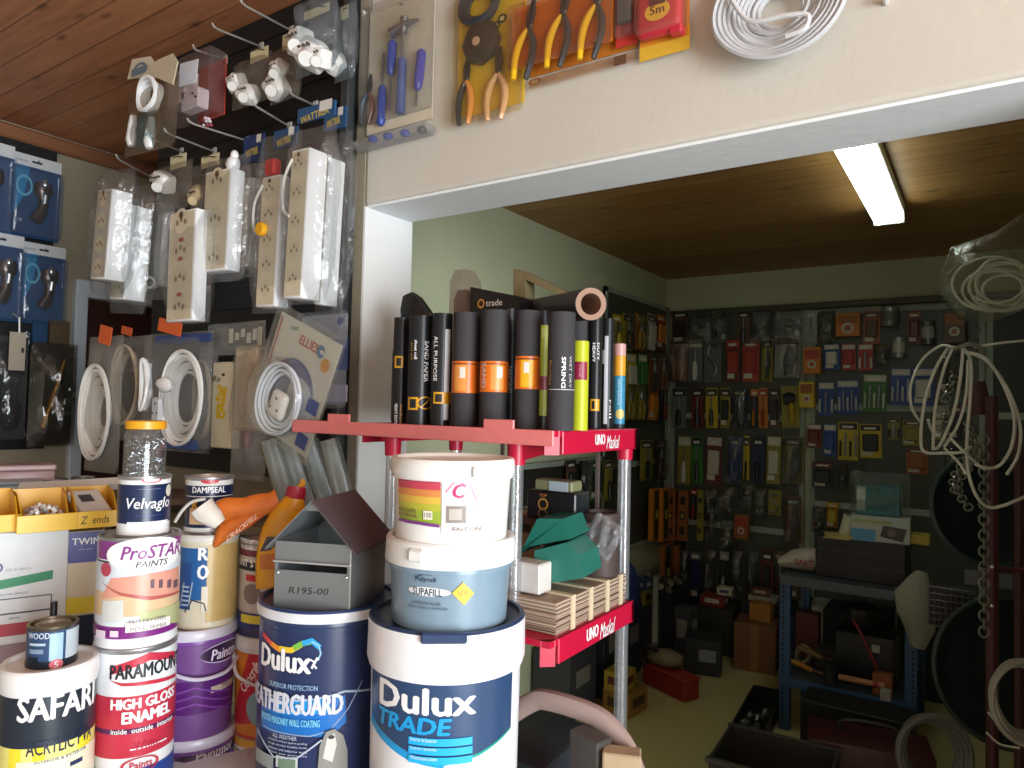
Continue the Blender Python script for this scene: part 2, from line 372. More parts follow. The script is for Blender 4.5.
# ================================================================== PAINT CONTAINERS
class Can:
    """a round container whose printed side faces the shop door; xc, ytop: where the axis and the front rim of its lid are seen; d: distance"""
    def __init__(s, name, label, cat, xc, ytop, d, r, h=None, zb=None, rot=0, group=None, taper=0, yc=None):
        q = ray(xc, 400); l = math.hypot(q.x, q.y); r = r/l; P = at(xc, min(ytop+45, 735) if yc is None else yc, d); s.x, s.y = P.x, P.y; zt = at(xc, ytop, d-r/l).z
        if zb is None: zb = zt-h
        s.h = zt-zb; s.z = zb; s.r = r; s.taper = taper
        s.rz = math.atan2(-s.y, -s.x)+math.pi/2+rot
        s.o = thing(name, label, cat, (s.x, s.y, s.z), s.rz, group); s.zt = zt
    def R(s, v): return s.r*(1-s.taper*(1-v/s.h))
    def f(s, u, v, off):
        a = u/s.r; R = s.R(v)+off; return Vector((R*math.sin(a), -R*math.cos(a), v))
    def pick(s, px, py):
        d = ray(px, py); R = s.r*(1-s.taper*.4); a = d.x*d.x+d.y*d.y; b = 2*(-s.x*d.x-s.y*d.y); c = s.x*s.x+s.y*s.y-R*R
        q = b*b-4*a*c; t = (-b-math.sqrt(max(q, 0)))/(2*a); P = EYE+d*t
        ang = math.atan2(P.y-s.y, P.x-s.x)+math.pi/2-s.rz
        ang = (ang+math.pi) % (2*math.pi)-math.pi
        return ang*s.r, P.z-s.z
    def label(s): return Label(s.f, step=s.r*.1, pick=s.pick, off=.0006)
    def tin_body(s, col, rim='#b9bcc0', lid='#c9c4ba', lidname='lid'):
        m = M(col, .3); g = M(rim, .3, .8); r, h = s.r, s.h
        b = MB(); b.lathe([(0, 0), (r, 0), (r+.0015, .002), (r+.0015, .005), (r, .007), (r, h-.007), (r+.0015, h-.004), (r+.0015, h), (r-.004, h), (r-.006, h-.006), (r-.012, h-.006)], m, 56,
                          ms=[g, g, g, g, m, g, g, g, g, g]); b.build('body', s.o)
        b = MB(); b.lathe([(r-.011, h-.006), (r-.011, h-.002), (r-.016, h-.002), (r-.018, h-.007), (0, h-.007)], M(lid, .35, .5), 48); b.build(lidname, s.o)
    def tub_body(s, col, lid, rimh=.03, over=.006, lidh=.012, lidtop=None, seg=64):
        r, h = s.r, s.h; t = s.taper; m = M(col, .28)
        b = MB(); b.lathe([(0, 0), (r*(1-t)-.004, 0), (r*(1-t), .004), (s.R(h-rimh-.01), h-rimh-.01), (r+over*.6, h-rimh-.008), (r+over*.6, h-rimh), (r, h-lidh), (0, h-lidh)], m, seg); b.build('body', s.o)
        l = M(lid, .3); R = r+over; lt = M(lidtop, .3) if lidtop else l
        b = MB(); b.lathe([(r-.001, h-rimh), (R, h-rimh), (R+.001, h-rimh+.003), (R, h-.004), (R-.003, h), (R-.010, h), (R-.013, h-.006), (R-.05, h-.008), (0, h-.008)], l, seg, ms=[l]*3+[lt]*5); b.build('lid', s.o)
w_ = '#eceeee'
# --- Safari PVA tub, front left
c = Can('paint_tub', 'white tub with black band and yellow label at the front left, a tin on it', 'paint tub', 48, 672, 1.285, .0885, zb=CZ)
c.tub_body(w_, '#f0f0ee', .034, .004)
L = c.label(); L.prect(-12, 765, 94, 690, M('#27303c', .3))
L.prect(-14, 772, 94, 738, M(w_, .3)) if False else None
a = L.p(-10, 733); b_ = L.p(93, 725); vB = (a[1]+b_[1])/2; L.rect(-.14, 0.003, .14, vB-.008, M('#f2ea8a', .3)); 
for u, wd in ((-.06, .022), (-.02, .018), (.05, .03)): L.rect(u, .003, u+wd, vB-.008, M('#f1e23c', .3))
L.rect(-.045, .003, .12, vB-.03, M('#f4f2d4', .3))
L.ptext('SAFARI', 19, 694, 92, 718, M('#f5f5f3', .3), bold=.035); L.ptext('ACRYLIC PVA', 27, 737, 89, 751, M('#31394f', .3), bold=.012)
L.ptext('INTERIOR & EXTERIOR', 35, 756, 84, 759, M('#4a5060', .3)); L.prect(69, 756, 81, 766, M('#2d3a60', .3)); L.build('label', c.o)
tub_top = c.zt
c = Can('small_tin', 'small blue wood treatment tin standing on the white tub', 'tin', 51, 628, 1.29, .047, zb=tub_top-.008)
c.tin_body('#3f5a80', '#6f675c', '#9c948a')
L = c.label(); L.prect(26, 664, 68, 630, M('#2f4a70', .3)); L.prect(28, 664, 38, 656, M('#14202c', .3)); L.prect(50, 664, 62, 634, M('#9fc4d8', .25)); L.prect(66, 662, 77, 630, M('#b8c4cc', .3))
L.prect(26, 669, 77, 659, M('#19242f', .3)); L.pell(56, 664, 6.5, 5, M('#d8707c', .3)); L.ptext('WOOD', 30, 633, 50, 639, M('#c9d8e4', .3), bold=.02); L.prect(31, 643, 46, 645, M('#b8c8d8', .3)); L.prect(31, 649, 44, 653, M('#7f93ac', .3)); L.ptext('5', 54, 661, 58, 667, M('#fff', .3) if False else M('#ffffff', .3)); L.build('label', c.o)
# --- Paramount + ProStar stack
c = Can('enamel_tin', 'white and red gloss enamel paint tin under the pink house tin', 'paint tin', 135.5, 651, 1.40, .0815, zb=CZ)
c.tin_body('#f0f3f5'); pt = c.zt; red = M('#c5354b', .3); navy = M('#24305c', .3); wh = M('#f4f5f5', .3)
L = c.label(); vv = lambda y: L.p(135, y)[1]
L.rect(-.125, vv(757), .125, vv(696), red); L.rect(-.125, vv(733), .125, vv(728), M('#5a2a58', .3)); L.rect(-.125, .004, .125, vv(769), M('#2a4a9a', .3))
L.ppoly([(110, 667), (150, 652), (174, 651), (175, 657), (150, 660), (111, 675)], red); L.ppoly([(110, 680), (122, 683), (150, 680), (175, 673), (175, 676), (150, 684), (122, 686)], red)
L.ptext('PARAMOUNT', 111, 663, 176, 677, M('#23262c', .3), bold=.03); L.ptext('HIGH GLOSS', 112, 697, 172, 707, wh, bold=.06); L.ptext('ENAMEL', 123, 709, 168, 720, wh, bold=.06)
L.ptext('inside  outside  interior', 112, 726, 170, 731, wh, bold=.02); L.prect(130, 737, 165, 750, wh); L.ptext('White', 134, 740, 158, 747, red, bold=.02)
L.pell(140, 764, 17, 8, red, hole=.86); L.ptext('Paints', 130, 760, 151, 767, red, bold=.02); L.build('label', c.o)
c = Can('primer_tin', 'purple and pink house picture paint tin stacked on the red enamel tin', 'paint tin', 138.5, 539, 1.40, .0825, zb=pt)
c.tin_body('#eef1f3'); ps = c.zt; pur = M('#8c3c8c', .3)
L = c.label(); vv = lambda y: L.p(138, y)[1]
L.rect(-.125, vv(560), .125, vv(540), pur); L.rect(-.125, vv(563), .125, vv(561.5), M('#3a3f4f', .3)); L.rect(-.125, vv(624), .125, vv(563), M('#d9e2ea', .3))
L.rect(-.125, vv(616), .125, vv(592), M('#dcbf98', .3)); L.rect(-.125, vv(638), .125, vv(626), M('#7f2a80', .3))
L.ppoly([(102, 598), (112, 578), (150, 573), (178, 566), (178, 590), (150, 598), (125, 596)], M('#e0a08c', .3)); L.ppoly([(102, 581), (120, 592), (150, 596), (178, 590), (178, 592), (150, 600), (120, 595)], M('#b5605a', .3))
L.ppoly([(104, 600), (124, 600), (124, 621), (102, 621)], M('#d4d8d4', .3)); L.ppoly([(140, 612), (178, 600), (178, 622), (140, 622)], M('#b9bf8c', .3))
for x in (150, 158, 166, 172): L.prect(x, 579, x+4, 588, M('#6f5a66', .3))
L.pell(148, 554, 30, 17, wh); L.ptext('ProSTAR', 122, 545, 177, 558, pur, bold=.03, shear=.25); L.ptext('PAINTS', 136, 560, 166, 566, M('#3a3040', .3), bold=.02, shear=.25)
L.pell(108, 569, 5, 7, M('#b5485c', .3)); L.prect(126, 615, 168, 632, M('#f0eae4', .3)); L.ptext('FAST DRY STEEL', 130, 618, 164, 622, M('#7a7478', .3)); L.ptext('METAL PRIMER', 131, 625, 164, 629, M('#7a7478', .3))
L.prect(99, 630, 108, 636, M('#e3d4e0', .3)); L.prect(112, 630, 120, 636, M('#e3d4e0', .3)); L.build('label', c.o)
c = Can('eggshell_tin', 'white and navy tin in script lettering under the screw jar', 'paint tin', 143.5, 477, 1.41, .0530, zb=ps-.006)
c.tin_body('#eef0f0'); vt = c.zt
L = c.label(); vv = lambda y: L.p(143, y)[1]; nv = M('#1d2c50', .3)
L.rect(-.08, vv(524), .08, vv(485), nv); L.prect(127, 519, 167, 526, wh); L.pell(152, 480, 9, 3, M('#c8323c', .3)); L.pell(152, 480, 7.5, 2, M('#f0d8d8', .3)); L.ptext('Velvaglo', 127, 498, 168, 512, wh, bold=.01, shear=.2)
L.prect(138, 488, 160, 489.5, M('#7f8cae', .3)); L.prect(136, 514, 160, 516, M('#4a66a8', .3)); L.ell(.048, vv(492), .008, .012, M('#d8d4c4', .3)); L.build('label', c.o)
# --- jar of screws
P = at(145.5, 440, 1.41); jr = .0385
jz = at(145.5, 474, 1.41).z; j = thing('screw_jar', 'clear jar of screws with yellow lid on top of the tin stack', 'jar', (P.x, P.y, vt-.006))
b = MB(); b.lathe([(0, .001), (jr-.003, .001), (jr, .005), (jr, .085), (jr-.003, .094), (jr-.006, .098), (jr-.006, .104)], CLEAR(.05, '#eef2f2', .25, .06, .1), 40); b.build('glass_body', j)
b = MB(); b.lathe([(jr-.004, .098), (jr-.001, .098), (jr-.001, .112), (jr-.003, .114), (0, .114)], M('#e6a41e', .35), 40); b.build('jar_lid', j)
b = MB(); rnd = random.Random(4)
for k in range(330):
    a = rnd.uniform(0, 6.28); rr = (jr-.009)*math.sqrt(rnd.random()) if k > 150 else jr-.0085; z = .009+.071*rnd.random(); dv = Vector((rnd.gauss(0, 1), rnd.gauss(0, 1), rnd.gauss(0, .8))).normalized()*.006
    p = Vector((rr*math.cos(a), rr*math.sin(a), z)); b.cyl(p-dv, p+dv, .0011, M('#8f9296', .3, .9), .0006, 5); b.cyl(p-dv*1.15, p-dv, .0023, M('#b9bcc0', .25, .9), .0012, 6)
b.build('screws', j, kind='stuff')
# --- purple stack, roller tub, dampseal tin
c2 = Can('purple_bucket', 'lower purple bucket, only its lid and upper part showing beside the red tin', 'paint bucket', 194, 741, 1.6, .094, zb=BZ, taper=.06)
c2.tub_body('#7d4a98', '#c9c2d4', .022, .003); z2 = c2.zt
def purple(c, y0, band):
    L = c.label(); pu = M('#6f4884', .3); L.prect(178, y0+112 if band else 800, 240, y0+18, pu)
    L.rect(-.14, L.p(200, y0+100)[1] if band else .2, .14, L.p(200, y0+20)[1], pu)
    if band:
        L.rect(-.14, L.p(200, y0+96)[1], .14, L.p(200, y0+63)[1], M('#55226c', .3)); L.prect(211, y0+60, 240, y0+69, M('#c9b8a8', .3)); L.ptext('MATT', 222, y0+62, 232, y0+67, M('#5a3a5a', .3))
        for k, yy in enumerate((70, 78, 86)): L.pband([(176, y0+yy+6), (195, y0+yy), (215, y0+yy+3), (238, y0+yy-2)], .004, M('#7d429a', .3))
    L.pell(225 if band else 216, y0+32 if band else y0+22, 19, 10, M('#c9bcd6', .3)); L.pell(225 if band else 216, y0+32 if band else y0+22, 17.5, 8.8, M('#3a2244', .3))
    L.ptext('Paintmor', 211 if band else 196, y0+27 if band else y0+17, 242 if band else 230, y0+37 if band else y0+27, M('#e6dcec', .3), bold=.025, shear=.15); L.build('label', c.o)
purple(c2, 730, False)
c1 = Can('purple_bucket', 'upper purple bucket with white wire handle beside the red tin', 'paint bucket', 194, 632, 1.6, .094, zb=z2-.006, taper=.06)
c1.tub_body('#7a4796', '#d2ccd8', .022, .003); purple(c1, 618, True); z1 = c1.zt
b = MB(); b.tube(curve([c1.f(-.1, c1.h-.04, .006), c1.f(-.06, c1.h-.075, .012), c1.f(0, c1.h-.098, .016), c1.f(.06, c1.h-.098, .014), c1.f(.115, c1.h-.08, .010)], 8), .0042, M('#cfc8d8', .35), 8); b.build('handle', c1.o)
c = Can('roller_tub', 'cream paint tub with blue panel and ladder picture, under a navy tin', 'paint tub', 207, 536, 1.61, .069, zb=z1-.006)
c.tub_body('#d9d0b6', '#dcdad2', .014, .002); rt = c.zt
L = c.label(); L.prect(172, 600, 208, 545, M('#2c5f9a', .3)); L.prect(170, 610, 190, 560, M('#274a86', .3)); L.prect(208, 612, 238, 545, M('#c8ab6c', .3)); L.ptext('R', 199, 548, 208, 560, wh, bold=.05); L.ptext('O', 198, 565, 208, 579, wh, bold=.05)
for x in (181, 189): L.pband([(x, 606), (x+4, 582)], .003, M('#9fb0c0', .3))
for k in range(5): L.prect(183, 586+k*4.5, 190, 587+k*4.5, M('#9fb0c0', .3))
L.prect(201, 586, 208, 612, M('#e3dcc8', .3)); L.pband([(186, 612), (193, 600), (204, 603), (206, 611)], .003, M('#4a4a46', .3)); L.build('label', c.o)
c = Can('dampseal_tin', 'navy and white waterproofing tin behind the folded paper tube', 'paint tin', 208, 478, 1.64, .0565, zb=rt-.006)
c.tin_body('#e6e6e0'); L = c.label(); vv = lambda y: L.p(208, y)[1]
L.rect(-.08, vv(528), .08, vv(486), M('#1f2a4c', .3)); L.pell(210, 481, 9, 3, M('#c23a44', .3)); L.ptext('DAMPSEAL', 193, 487, 225, 493, wh, bold=.03); L.prect(187, 494.5, 232, 495.3, wh); L.ptext('K', 193, 500, 200, 510, M('#e0a32a', .3), bold=.04); L.prect(190, 508, 204, 524, M('#d8b48c', .3)); L.build('label', c.o)
dt = c
# --- cement bucket stack
c3 = Can('dark_tin', 'dark tin at the bottom edge under the orange and red bucket', 'paint tin', 270, 749, 1.66, .075, zb=BZ)
c3.tin_body('#2a2a32'); L = c3.label(); L.pell(236, 768, 7, 16, M('#c9b4c4', .3)); L.pell(236, 768, 6, 15, M('#5a2a4a', .3)); L.prect(246, 757, 266, 760, M('#a8a8ac', .3)); L.prect(246, 763, 262, 765, M('#a8a8ac', .3)); L.build('label', c3.o); z3 = c3.zt
c4 = Can('cement_bucket', 'white bucket with orange and red diagonal label and wire handle', 'bucket', 273, 640, 1.66, .090, zb=z3-.006, taper=.05)
c4.tub_body('#dedbd4', '#e2dfd8', .024, .003); z4 = c4.zt
L = c4.label(); vv = lambda y: L.p(262, y)[1]; L.rect(-.14, vv(738), .14, vv(648), M('#e08a26', .3)); L.prect(233, 737, 270, 729, M('#d24a30', .3)); L.ppoly([(234, 722), (250, 652), (270, 652), (270, 690), (250, 724)], M('#c8323a', .3))
L.pell(262, 709, 18, 18, M('#8fb4ba', .3)); L.ptext('Cemcraft', 239, 672, 266, 682, M('#f4e8e0', .3), bold=.03, rot=1.0); L.prect(233, 741, 270, 738, M('#e8b040', .3)); L.build('label', c4.o)
b = MB(); b.tube(curve([c4.f(-.12, c4.h-.03, .005), c4.f(-.1, c4.h-.055, .009), c4.f(-.07, c4.h-.085, .013), c4.f(0, c4.h-.105, .016), c4.f(.06, c4.h-.1, .012)], 8), .004, M('#d8d4cc', .35), 8); b.build('handle', c4.o)
c = Can('stripper_tin', 'blue and white stripper tin behind the metal post box', 'tin', 276, 545, 1.67, .087, zb=z4-.006)
c.tin_body('#4a4a66'); L = c.label(); L.prect(236, 620, 272, 536, M('#cfc6c0', .3)); L.prect(236, 558, 270, 546, M('#7a3a4a', .3)); L.ptext('TTLER', 239, 540, 265, 550, M('#e8e6ea', .3), bold=.04); L.prect(236, 572, 270, 558, M('#1f2440', .3)); L.ptext('PAINT STRI', 236, 560, 266, 567, wh, bold=.03)
L.prect(247, 582, 262, 574, M('#c8323c', .3)); L.prect(236, 628, 272, 607, M('#2c3c78', .3)); L.prect(242, 616, 262, 621, M('#e6d23c', .3)); L.pell(252, 594, 9, 10, M('#8a7a78', .3)); L.build('label', c.o)
# --- two large Dulux buckets
c5 = Can('paint_bucket', 'navy bucket with rainbow flourish label under the metal post box', 'paint bucket', 327, 612, 1.42, .134, zb=CZ)
c5.tub_body('#26375c', '#dfe3e8', .022, .006, lidtop='#24406e'); wg = c5
L = c5.label(); vv = lambda y: L.p(320, y)[1]; L.rect(-.2, vv(775), .2, vv(634), M('#25325a', .28))
L.ppoly([(262, 692), (275, 697), (300, 701), (330, 698), (345, 695), (346, 722), (330, 736), (300, 736), (262, 726)], M('#1a6fc0', .3)); L.ppoly([(275, 697), (300, 701), (330, 697), (330, 712), (275, 712)], M('#1c9ae0', .3))
L.pband([(262, 691), (275, 696), (300, 700.5), (325, 697), (345, 691), (372, 689)], .004, M('#a9bcd4', .3)); L.pband([(264, 725), (285, 733), (310, 736), (330, 730), (348, 708), (362, 680)], .0022, M('#8fa6c4', .3))
for pts, cl in (([(264, 633), (272, 643), (280, 649)], '#d8453c'), ([(272, 643), (280, 649), (290, 650)], '#e8912c'), ([(280, 648), (292, 650), (302, 644)], '#e9c83a'), ([(294, 648), (303, 643), (312, 641)], '#7ab84c'), ([(303, 643), (312, 640), (320, 647)], '#2fa0dc')):
    L.pband(pts, lambda t: .010, M(cl, .3))
L.pband([(312, 641), (319, 645), (321, 653), (318, 660)], .003, M('#8fc4e8', .3)); L.pband([(318, 657), (314, 664), (312, 668)], .004, wh); L.pband([(311, 659), (314, 661), (319, 658)], .003, wh); L.pband([(314, 664), (317, 668)], .003, wh)
L.ptext('Dulux', 264, 649, 311, 671, wh, bold=.045); L.ptext('WEATHERGUARD', 238, 693, 342, 713, M('#cfd6e2', .3), bold=.045); L.ptext('SUPERIOR PROTECTION', 272, 684, 318, 689, M('#9fc8e8', .3)); L.ptext('SMOOTH MASONRY WALL COATING', 264, 718, 320, 725, M('#7fd0f0', .3), bold=.02)
L.ptext('ALL WEATHER', 275, 734, 298, 738, M('#c4cede', .3))
for k in range(4): L.ptext(('protects surfaces against peeling', 'tough durable flexible finish', 'interior and exterior walls', 'fifteen year guarantee')[k], 271, 740+k*4, 308, 742.5+k*4, M('#c4cede', .3))
L.prect(260, 768, 276, 745, M('#8f9a98', .3)); L.prect(279, 768, 299, 753, M('#c8d0c8', .3)); L.prect(281, 768, 297, 755, M('#6f8a74', .3)); L.pband([(262, 728), (277, 755), (299, 756), (322, 738)], .003, M('#b4c0d0', .3))
L.ppoly([(318, 768), (320, 744), (326, 730), (334, 727), (342, 733), (346, 748), (346, 768)], M('#8a8a84', .4)); L.ppoly([(323, 756), (327, 736), (334, 731), (336, 742), (332, 760)], M('#d4d0c8', .4)); L.pell(331, 735, 3, 2, M('#3a3a3a', .3)); L.build('label', c5.o)
c6 = Can('paint_bucket', 'large white bucket with wide blue label and dark lid, nearest of the buckets', 'paint bucket', 446, 634, 1.285, .136, zb=CZ-0, taper=.03)
c6.tub_body('#eef0f2', '#f0f1f2', .075, .006, lidtop='#2b3f63'); tr = c6
L = c6.label(); db = M('#2d476c', .28); cy = M('#1f9fe0', .3); vv = lambda y: L.p(440, y)[1]
L.poly([(-.17, vv(682))]+[(u, vv(680)-.0) for u in ()]+[(.137, vv(679)), (.137, vv(744)), (.06, vv(757)), (0, vv(763)), (-.06, vv(756)), (-.17, vv(735))], db)
L.poly([(-.17, vv(735)), (-.06, vv(756)), (0, vv(763)), (.0, vv(769)), (-.06, vv(764)), (-.17, vv(744))], cy); L.poly([(.0, vv(763)), (.06, vv(757)), (.137, vv(744)), (.137, vv(746)), (.06, vv(760)), (.0, vv(766))], M('#1f9a8c', .3))
L.ptext('Dulux', 381, 689, 475, 715, wh, bold=.05); L.ptext('TRADE', 380, 717, 451, 733, cy, bold=.06, shear=.12)
for k in range(3): L.prect(409, 745+k*9-9, 472, 752+k*9-9, M('#25b0ee', .3)); L.ptext(('Interior & Exterior', 'Superior durability', 'Waterbased sheen')[k], 411, 738+k*9, 437, 741.5+k*9, M('#dff2fb', .3), al='C')
L.build('label', c6.o)
b = MB(); b.box((-.005, -.1425, c6.h-.006), (.075, .008, .018), M('#2b3f63', .3), bev=.003); b.build('lid_tab', c6.o)
c7 = Can('filler_bucket', 'grey filler bucket with yellow diamond sticker on the largest bucket', 'bucket', 450, 545, 1.27, .109, zb=tr.zt-.008, taper=.06)
c7.tub_body('#7f97a8', '#eeefec', .042, .007); sf = c7
L = c7.label(); vv = lambda y: L.p(450, y)[1]; L.rect(-.2, vv(566), .2, vv(552), M('#30507a', .3)); L.prect(497, 566, 505, 622, M('#dfe6ec', .3)) if False else None
L.pell(428, 592, 23, 4.6, M('#e9edf0', .3)); L.ptext('SUPAFILL', 413, 588.5, 442, 596, M('#2f3a48', .3), bold=.02); L.ptext('Polycell', 416, 577, 436, 583, M('#3a4a5c', .3), bold=.01); L.pband([(416, 577), (424, 574), (432, 575)], .002, M('#3a4a5c', .3))
L.ppoly([(452, 593), (463, 582), (474, 593), (464, 605)], M('#e9c22c', .3)); L.ptext('NEW', 458, 590, 468, 596, M('#a8862c', .3)); L.ptext('INTERIOR FILLER', 413, 602, 441, 605, M('#3a4a58', .3)); L.ptext('READY MIXED COMPOUND', 409, 607, 448, 609.5, M('#3a4a58', .3)); L.build('label', c7.o)
b = MB(); b.box((-.055, -.1000, c7.h-.02), (.03, .018, .022), M('#eeefec', .3), rot=(0, 0, -.5), bev=.004); b.build('lid_catch', c7.o)
c8 = Can('white_bucket', 'white bucket with pink, yellow and green label under the red shelf', 'bucket', 452, 461, 1.265, .106, zb=sf.zt-.008, taper=.07)
c8.tub_body('#eff0ec', '#f2f2ee', .026, .005)
L = c8.label()
for k, cl in enumerate(('#b02a5a', '#c8485a', '#d88a4a', '#d8b44a', '#b8b83e', '#9ab03c')): L.prect(399, 478+k*7.2-6+4, 441, 486+k*7.2-6+4, M(cl, .35))
L.prect(441, 472, 478, 534, M('#dcd8d8', .35)); L.ptext('C', 453, 484, 465, 498, M('#c02a6a', .3), bold=.05, shear=.2); L.pband([(446, 492), (456, 480), (470, 486), (476, 500)], .003, M('#c98aa8', .35)); L.prect(446, 506, 466, 523, M('#8a8078', .4)); L.prect(449, 509, 462, 520, M('#b8b0a6', .4)); L.ppoly([(466, 534), (466, 520), (476, 508), (486, 533)], M('#e6dcd4', .35))
L.ptext('READY PLASTER', 400, 508, 417, 512, M('#7a2a4a', .3)); L.ptext('INTERIOR', 400, 513, 418, 517, M('#7a2a4a', .3)); L.prect(424, 511, 433, 519, M('#f0ead8', .3)); L.ptext('100', 425, 512.5, 432, 517.5, M('#3a3a30', .3)); L.pband([(400, 519), (420, 523), (440, 526)], .005, M('#7a3a8a', .35)); L.ptext('FALCON', 453, 527, 480, 531, M('#7a7068', .3)); L.build('label', c8.o)
b = MB(); b.box((.035, -.1075, c8.h-.018), (.006, .012, .018), M('#d9dad6', .3), bev=.002); b.build('lid_clip', c8.o)
# ================================================================== helpers for packs and loose goods
def dY(px, Y, py=400): return Y/ray(px, py).y
def dX(px, X, py=400): return X/ray(px, py).x
def loft(mb, pts, A, B, m, nrm, seg=14, jit=0, sq=2.0, cap=True, seed=1):
    """a soft solid along pts; A: half widths in the plane across the path, B: half depths along nrm"""
    rnd = random.Random(seed); P = [Vector(p) for p in pts]; n = len(P); nrm = Vector(nrm).normalized(); i = mb.mi(m); R = []
    for k in range(n):
        t = (P[min(k+1, n-1)]-P[max(k-1, 0)]).normalized(); a = t.cross(nrm).normalized(); ring = []
        for j in range(seg):
            th = 2*math.pi*j/seg; c, s = math.cos(th), math.sin(th); e = 2/sq
            c = math.copysign(abs(c)**e, c); s = math.copysign(abs(s)**e, s); q = 1+rnd.uniform(-jit, jit)
            ring.append(mb.bm.verts.new(P[k]+a*(A[k]*c*q)+nrm*(B[k]*s*q)))
        R.append(ring)
    for k in range(n-1):
        for j in range(seg):
            mb.bm.faces.new((R[k][j], R[k][(j+1) % seg], R[k+1][(j+1) % seg], R[k+1][j])).material_index = i
    if cap:
        for r in (R[0][::-1], R[-1]): mb.bm.faces.new(r).material_index = i
    return mb
class Card:
    """a flat pack hanging on a wall: local x to its right, z up, the printed side towards -y"""
    def __init__(s, name, label, cat, xc, yb, Y=None, X=None, group=None, rot=0, k=None):
        s.Y, s.X, s.rot = Y, X, rot
        s.loc = onY(xc, yb, Y) if X is None else onX(xc, yb, X)
        s.o = thing(name, label, cat, s.loc, 0 if X is None else math.pi/2, group, ry=rot if X is None else 0, rx=rot if X is not None else 0)
        if X is not None and rot: s.o.rotation_euler = Matrix.Rotation(math.pi/2, 3, 'Z').to_4x4().to_3x3().__matmul__(Matrix.Rotation(rot, 3, 'Y')).to_euler()
    def pick(s, px, py):
        if s.X is None: P = onY(px, py, s.Y)-s.loc; u, v = P.x, P.z
        else: P = onX(px, py, s.X)-s.loc; u, v = P.y, P.z
        c, n = math.cos(s.rot), math.sin(s.rot); return u*c-v*n, u*n+v*c
    def f(s, u, v, off): return Vector((u, -off, v))
    def L(s, off=.0015): return Label(s.f, off=off, dl=.0003, pick=s.pick)
    def board(s, x0, y0, x1, y1, col, th=.002, name='backing_card', rough=.4, y=0, rad=0):
        a = s.pick(x0, y1); b = s.pick(x1, y0); mb = MB(); mb.box(((a[0]+b[0])/2, y-th/2, (a[1]+b[1])/2), (b[0]-a[0], th, b[1]-a[1]), M(col, rough) if isinstance(col, str) else col); return mb.build(name, s.o)
    def blister(s, x0, y0, x1, y1, dep, m=None, y=-.002, name='clear_blister', bev=.01):
        a = s.pick(x0, y1); b = s.pick(x1, y0); mb = MB(); mb.box(((a[0]+b[0])/2, y-dep/2, (a[1]+b[1])/2), (b[0]-a[0], dep, b[1]-a[1]), m or CLEAR(.03, '#eef2f4', .2, .08, .25), bev=min(bev, dep*.45), seg=2); return mb.build(name, s.o)
    def bag(s, x0, y0, x1, y1, dep, m=None, y=0, name='clear_bag', taper=0, jit=.15, px=3):
        a = s.pick(x0, y1); b = s.pick(x1, y0); mb = MB(); mb.pillow((a[0]+b[0])/2, a[1], b[0]-a[0], b[1]-a[1], dep, m or CLEAR(), y=y, taper=taper, jit=jit, px=px); return mb.build(name, s.o)
    def pt(s, px, py, y=0): q = s.pick(px, py); return Vector((q[0], y, q[1]))
def coil(mb, c, rx, rz, n, r, m, spread=.25, dy=.004, seg=40, rot=0, seed=3, y=0, squash=None):
    rnd = random.Random(seed)
    for k in range(n):
        q = 1-spread*k/max(1, n); ph = rnd.uniform(0, 6); yy = y+(k-n/2)*dy; P = []
        for j in range(seg):
            a = 2*math.pi*j/seg; x = rx*q*math.cos(a); z = rz*q*math.sin(a)*(1+.03*math.sin(2*a+ph)); x, z = x*math.cos(rot)-z*math.sin(rot), x*math.sin(rot)+z*math.cos(rot)
            P.append((c[0]+x+.002*math.sin(a+ph), yy+dy*.6*math.sin(a*2+ph), c[1]+z))
        mb.tube(P, r, m, 6, closed=True)
    return mb
# tools drawn in card coordinates, modelled as solids
def pliers(cd, px, py, s, h1, h2, rot=0, y=-.012, jaw='#3c3d42', spread=1, name='pliers'):
    """px,py: pivot seen in the frame; s: handle length (m)"""
    q = cd.pick(px, py); c, n = math.cos(rot), math.sin(rot)
    tr = lambda x, z, yy=y: Vector((q[0]+(x*c-z*n)*s, yy, q[1]+(x*n+z*c)*s))
    o = MB(); o.blob(tr(0, .0), (.16*s, .012, .2*s), M(jaw, .3, .7), 2)
    loft(o, [tr(-.03, .02), tr(-.045, .2), tr(-.02, .48)], [.05*s, .045*s, .012*s], [.006, .006, .003], M(jaw, .3, .7), (0, 1, 0), 8); loft(o, [tr(.03, .02), tr(.045, .2), tr(.02, .48)], [.05*s, .045*s, .012*s], [.006, .006, .003], M(jaw, .3, .7), (0, 1, 0), 8)
    b = o.build(name, cd.o)
    for sg, hc in ((-1, h1), (1, h2)):
        o = MB(); pts = curve([tr(sg*.02, -.08), tr(sg*.17*spread, -.3), tr(sg*.22*spread, -.6), tr(sg*.16*spread, -1.0)], 5); k = len(pts)
        loft(o, pts, [.045*s+.028*s*math.sin(3.1*i/(k-1)) for i in range(k)], [.007+.002*math.sin(3.1*i/(k-1)) for i in range(k)], M(hc, .3), (0, 1, 0), 10)
        g = o.build('handle_grip', b)
    return b
def screwdriver(cd, x0, y0, x1, y1, hc, r=.012, y=-.014, hl=.5, name='screwdriver', tip=None):
    a, b = cd.pt(x0, y0, y), cd.pt(x1, y1, y); k = a.lerp(b, hl)
    o = MB(); pts = [a.lerp(k, t) for t in (0, .08, .3, .7, .92, 1)]; loft(o, pts, [r*.6, r, r*.95, r, r*.8, r*.45], [r*.6, r, r*.95, r, r*.8, r*.45], M(hc, .3), (0, 1, 0), 10); h = o.build(name, cd.o)
    o = MB(); o.cyl(k, b, r*.28, M('#a9adb3', .25, .9), seg=8); o.build('shaft', h); return h
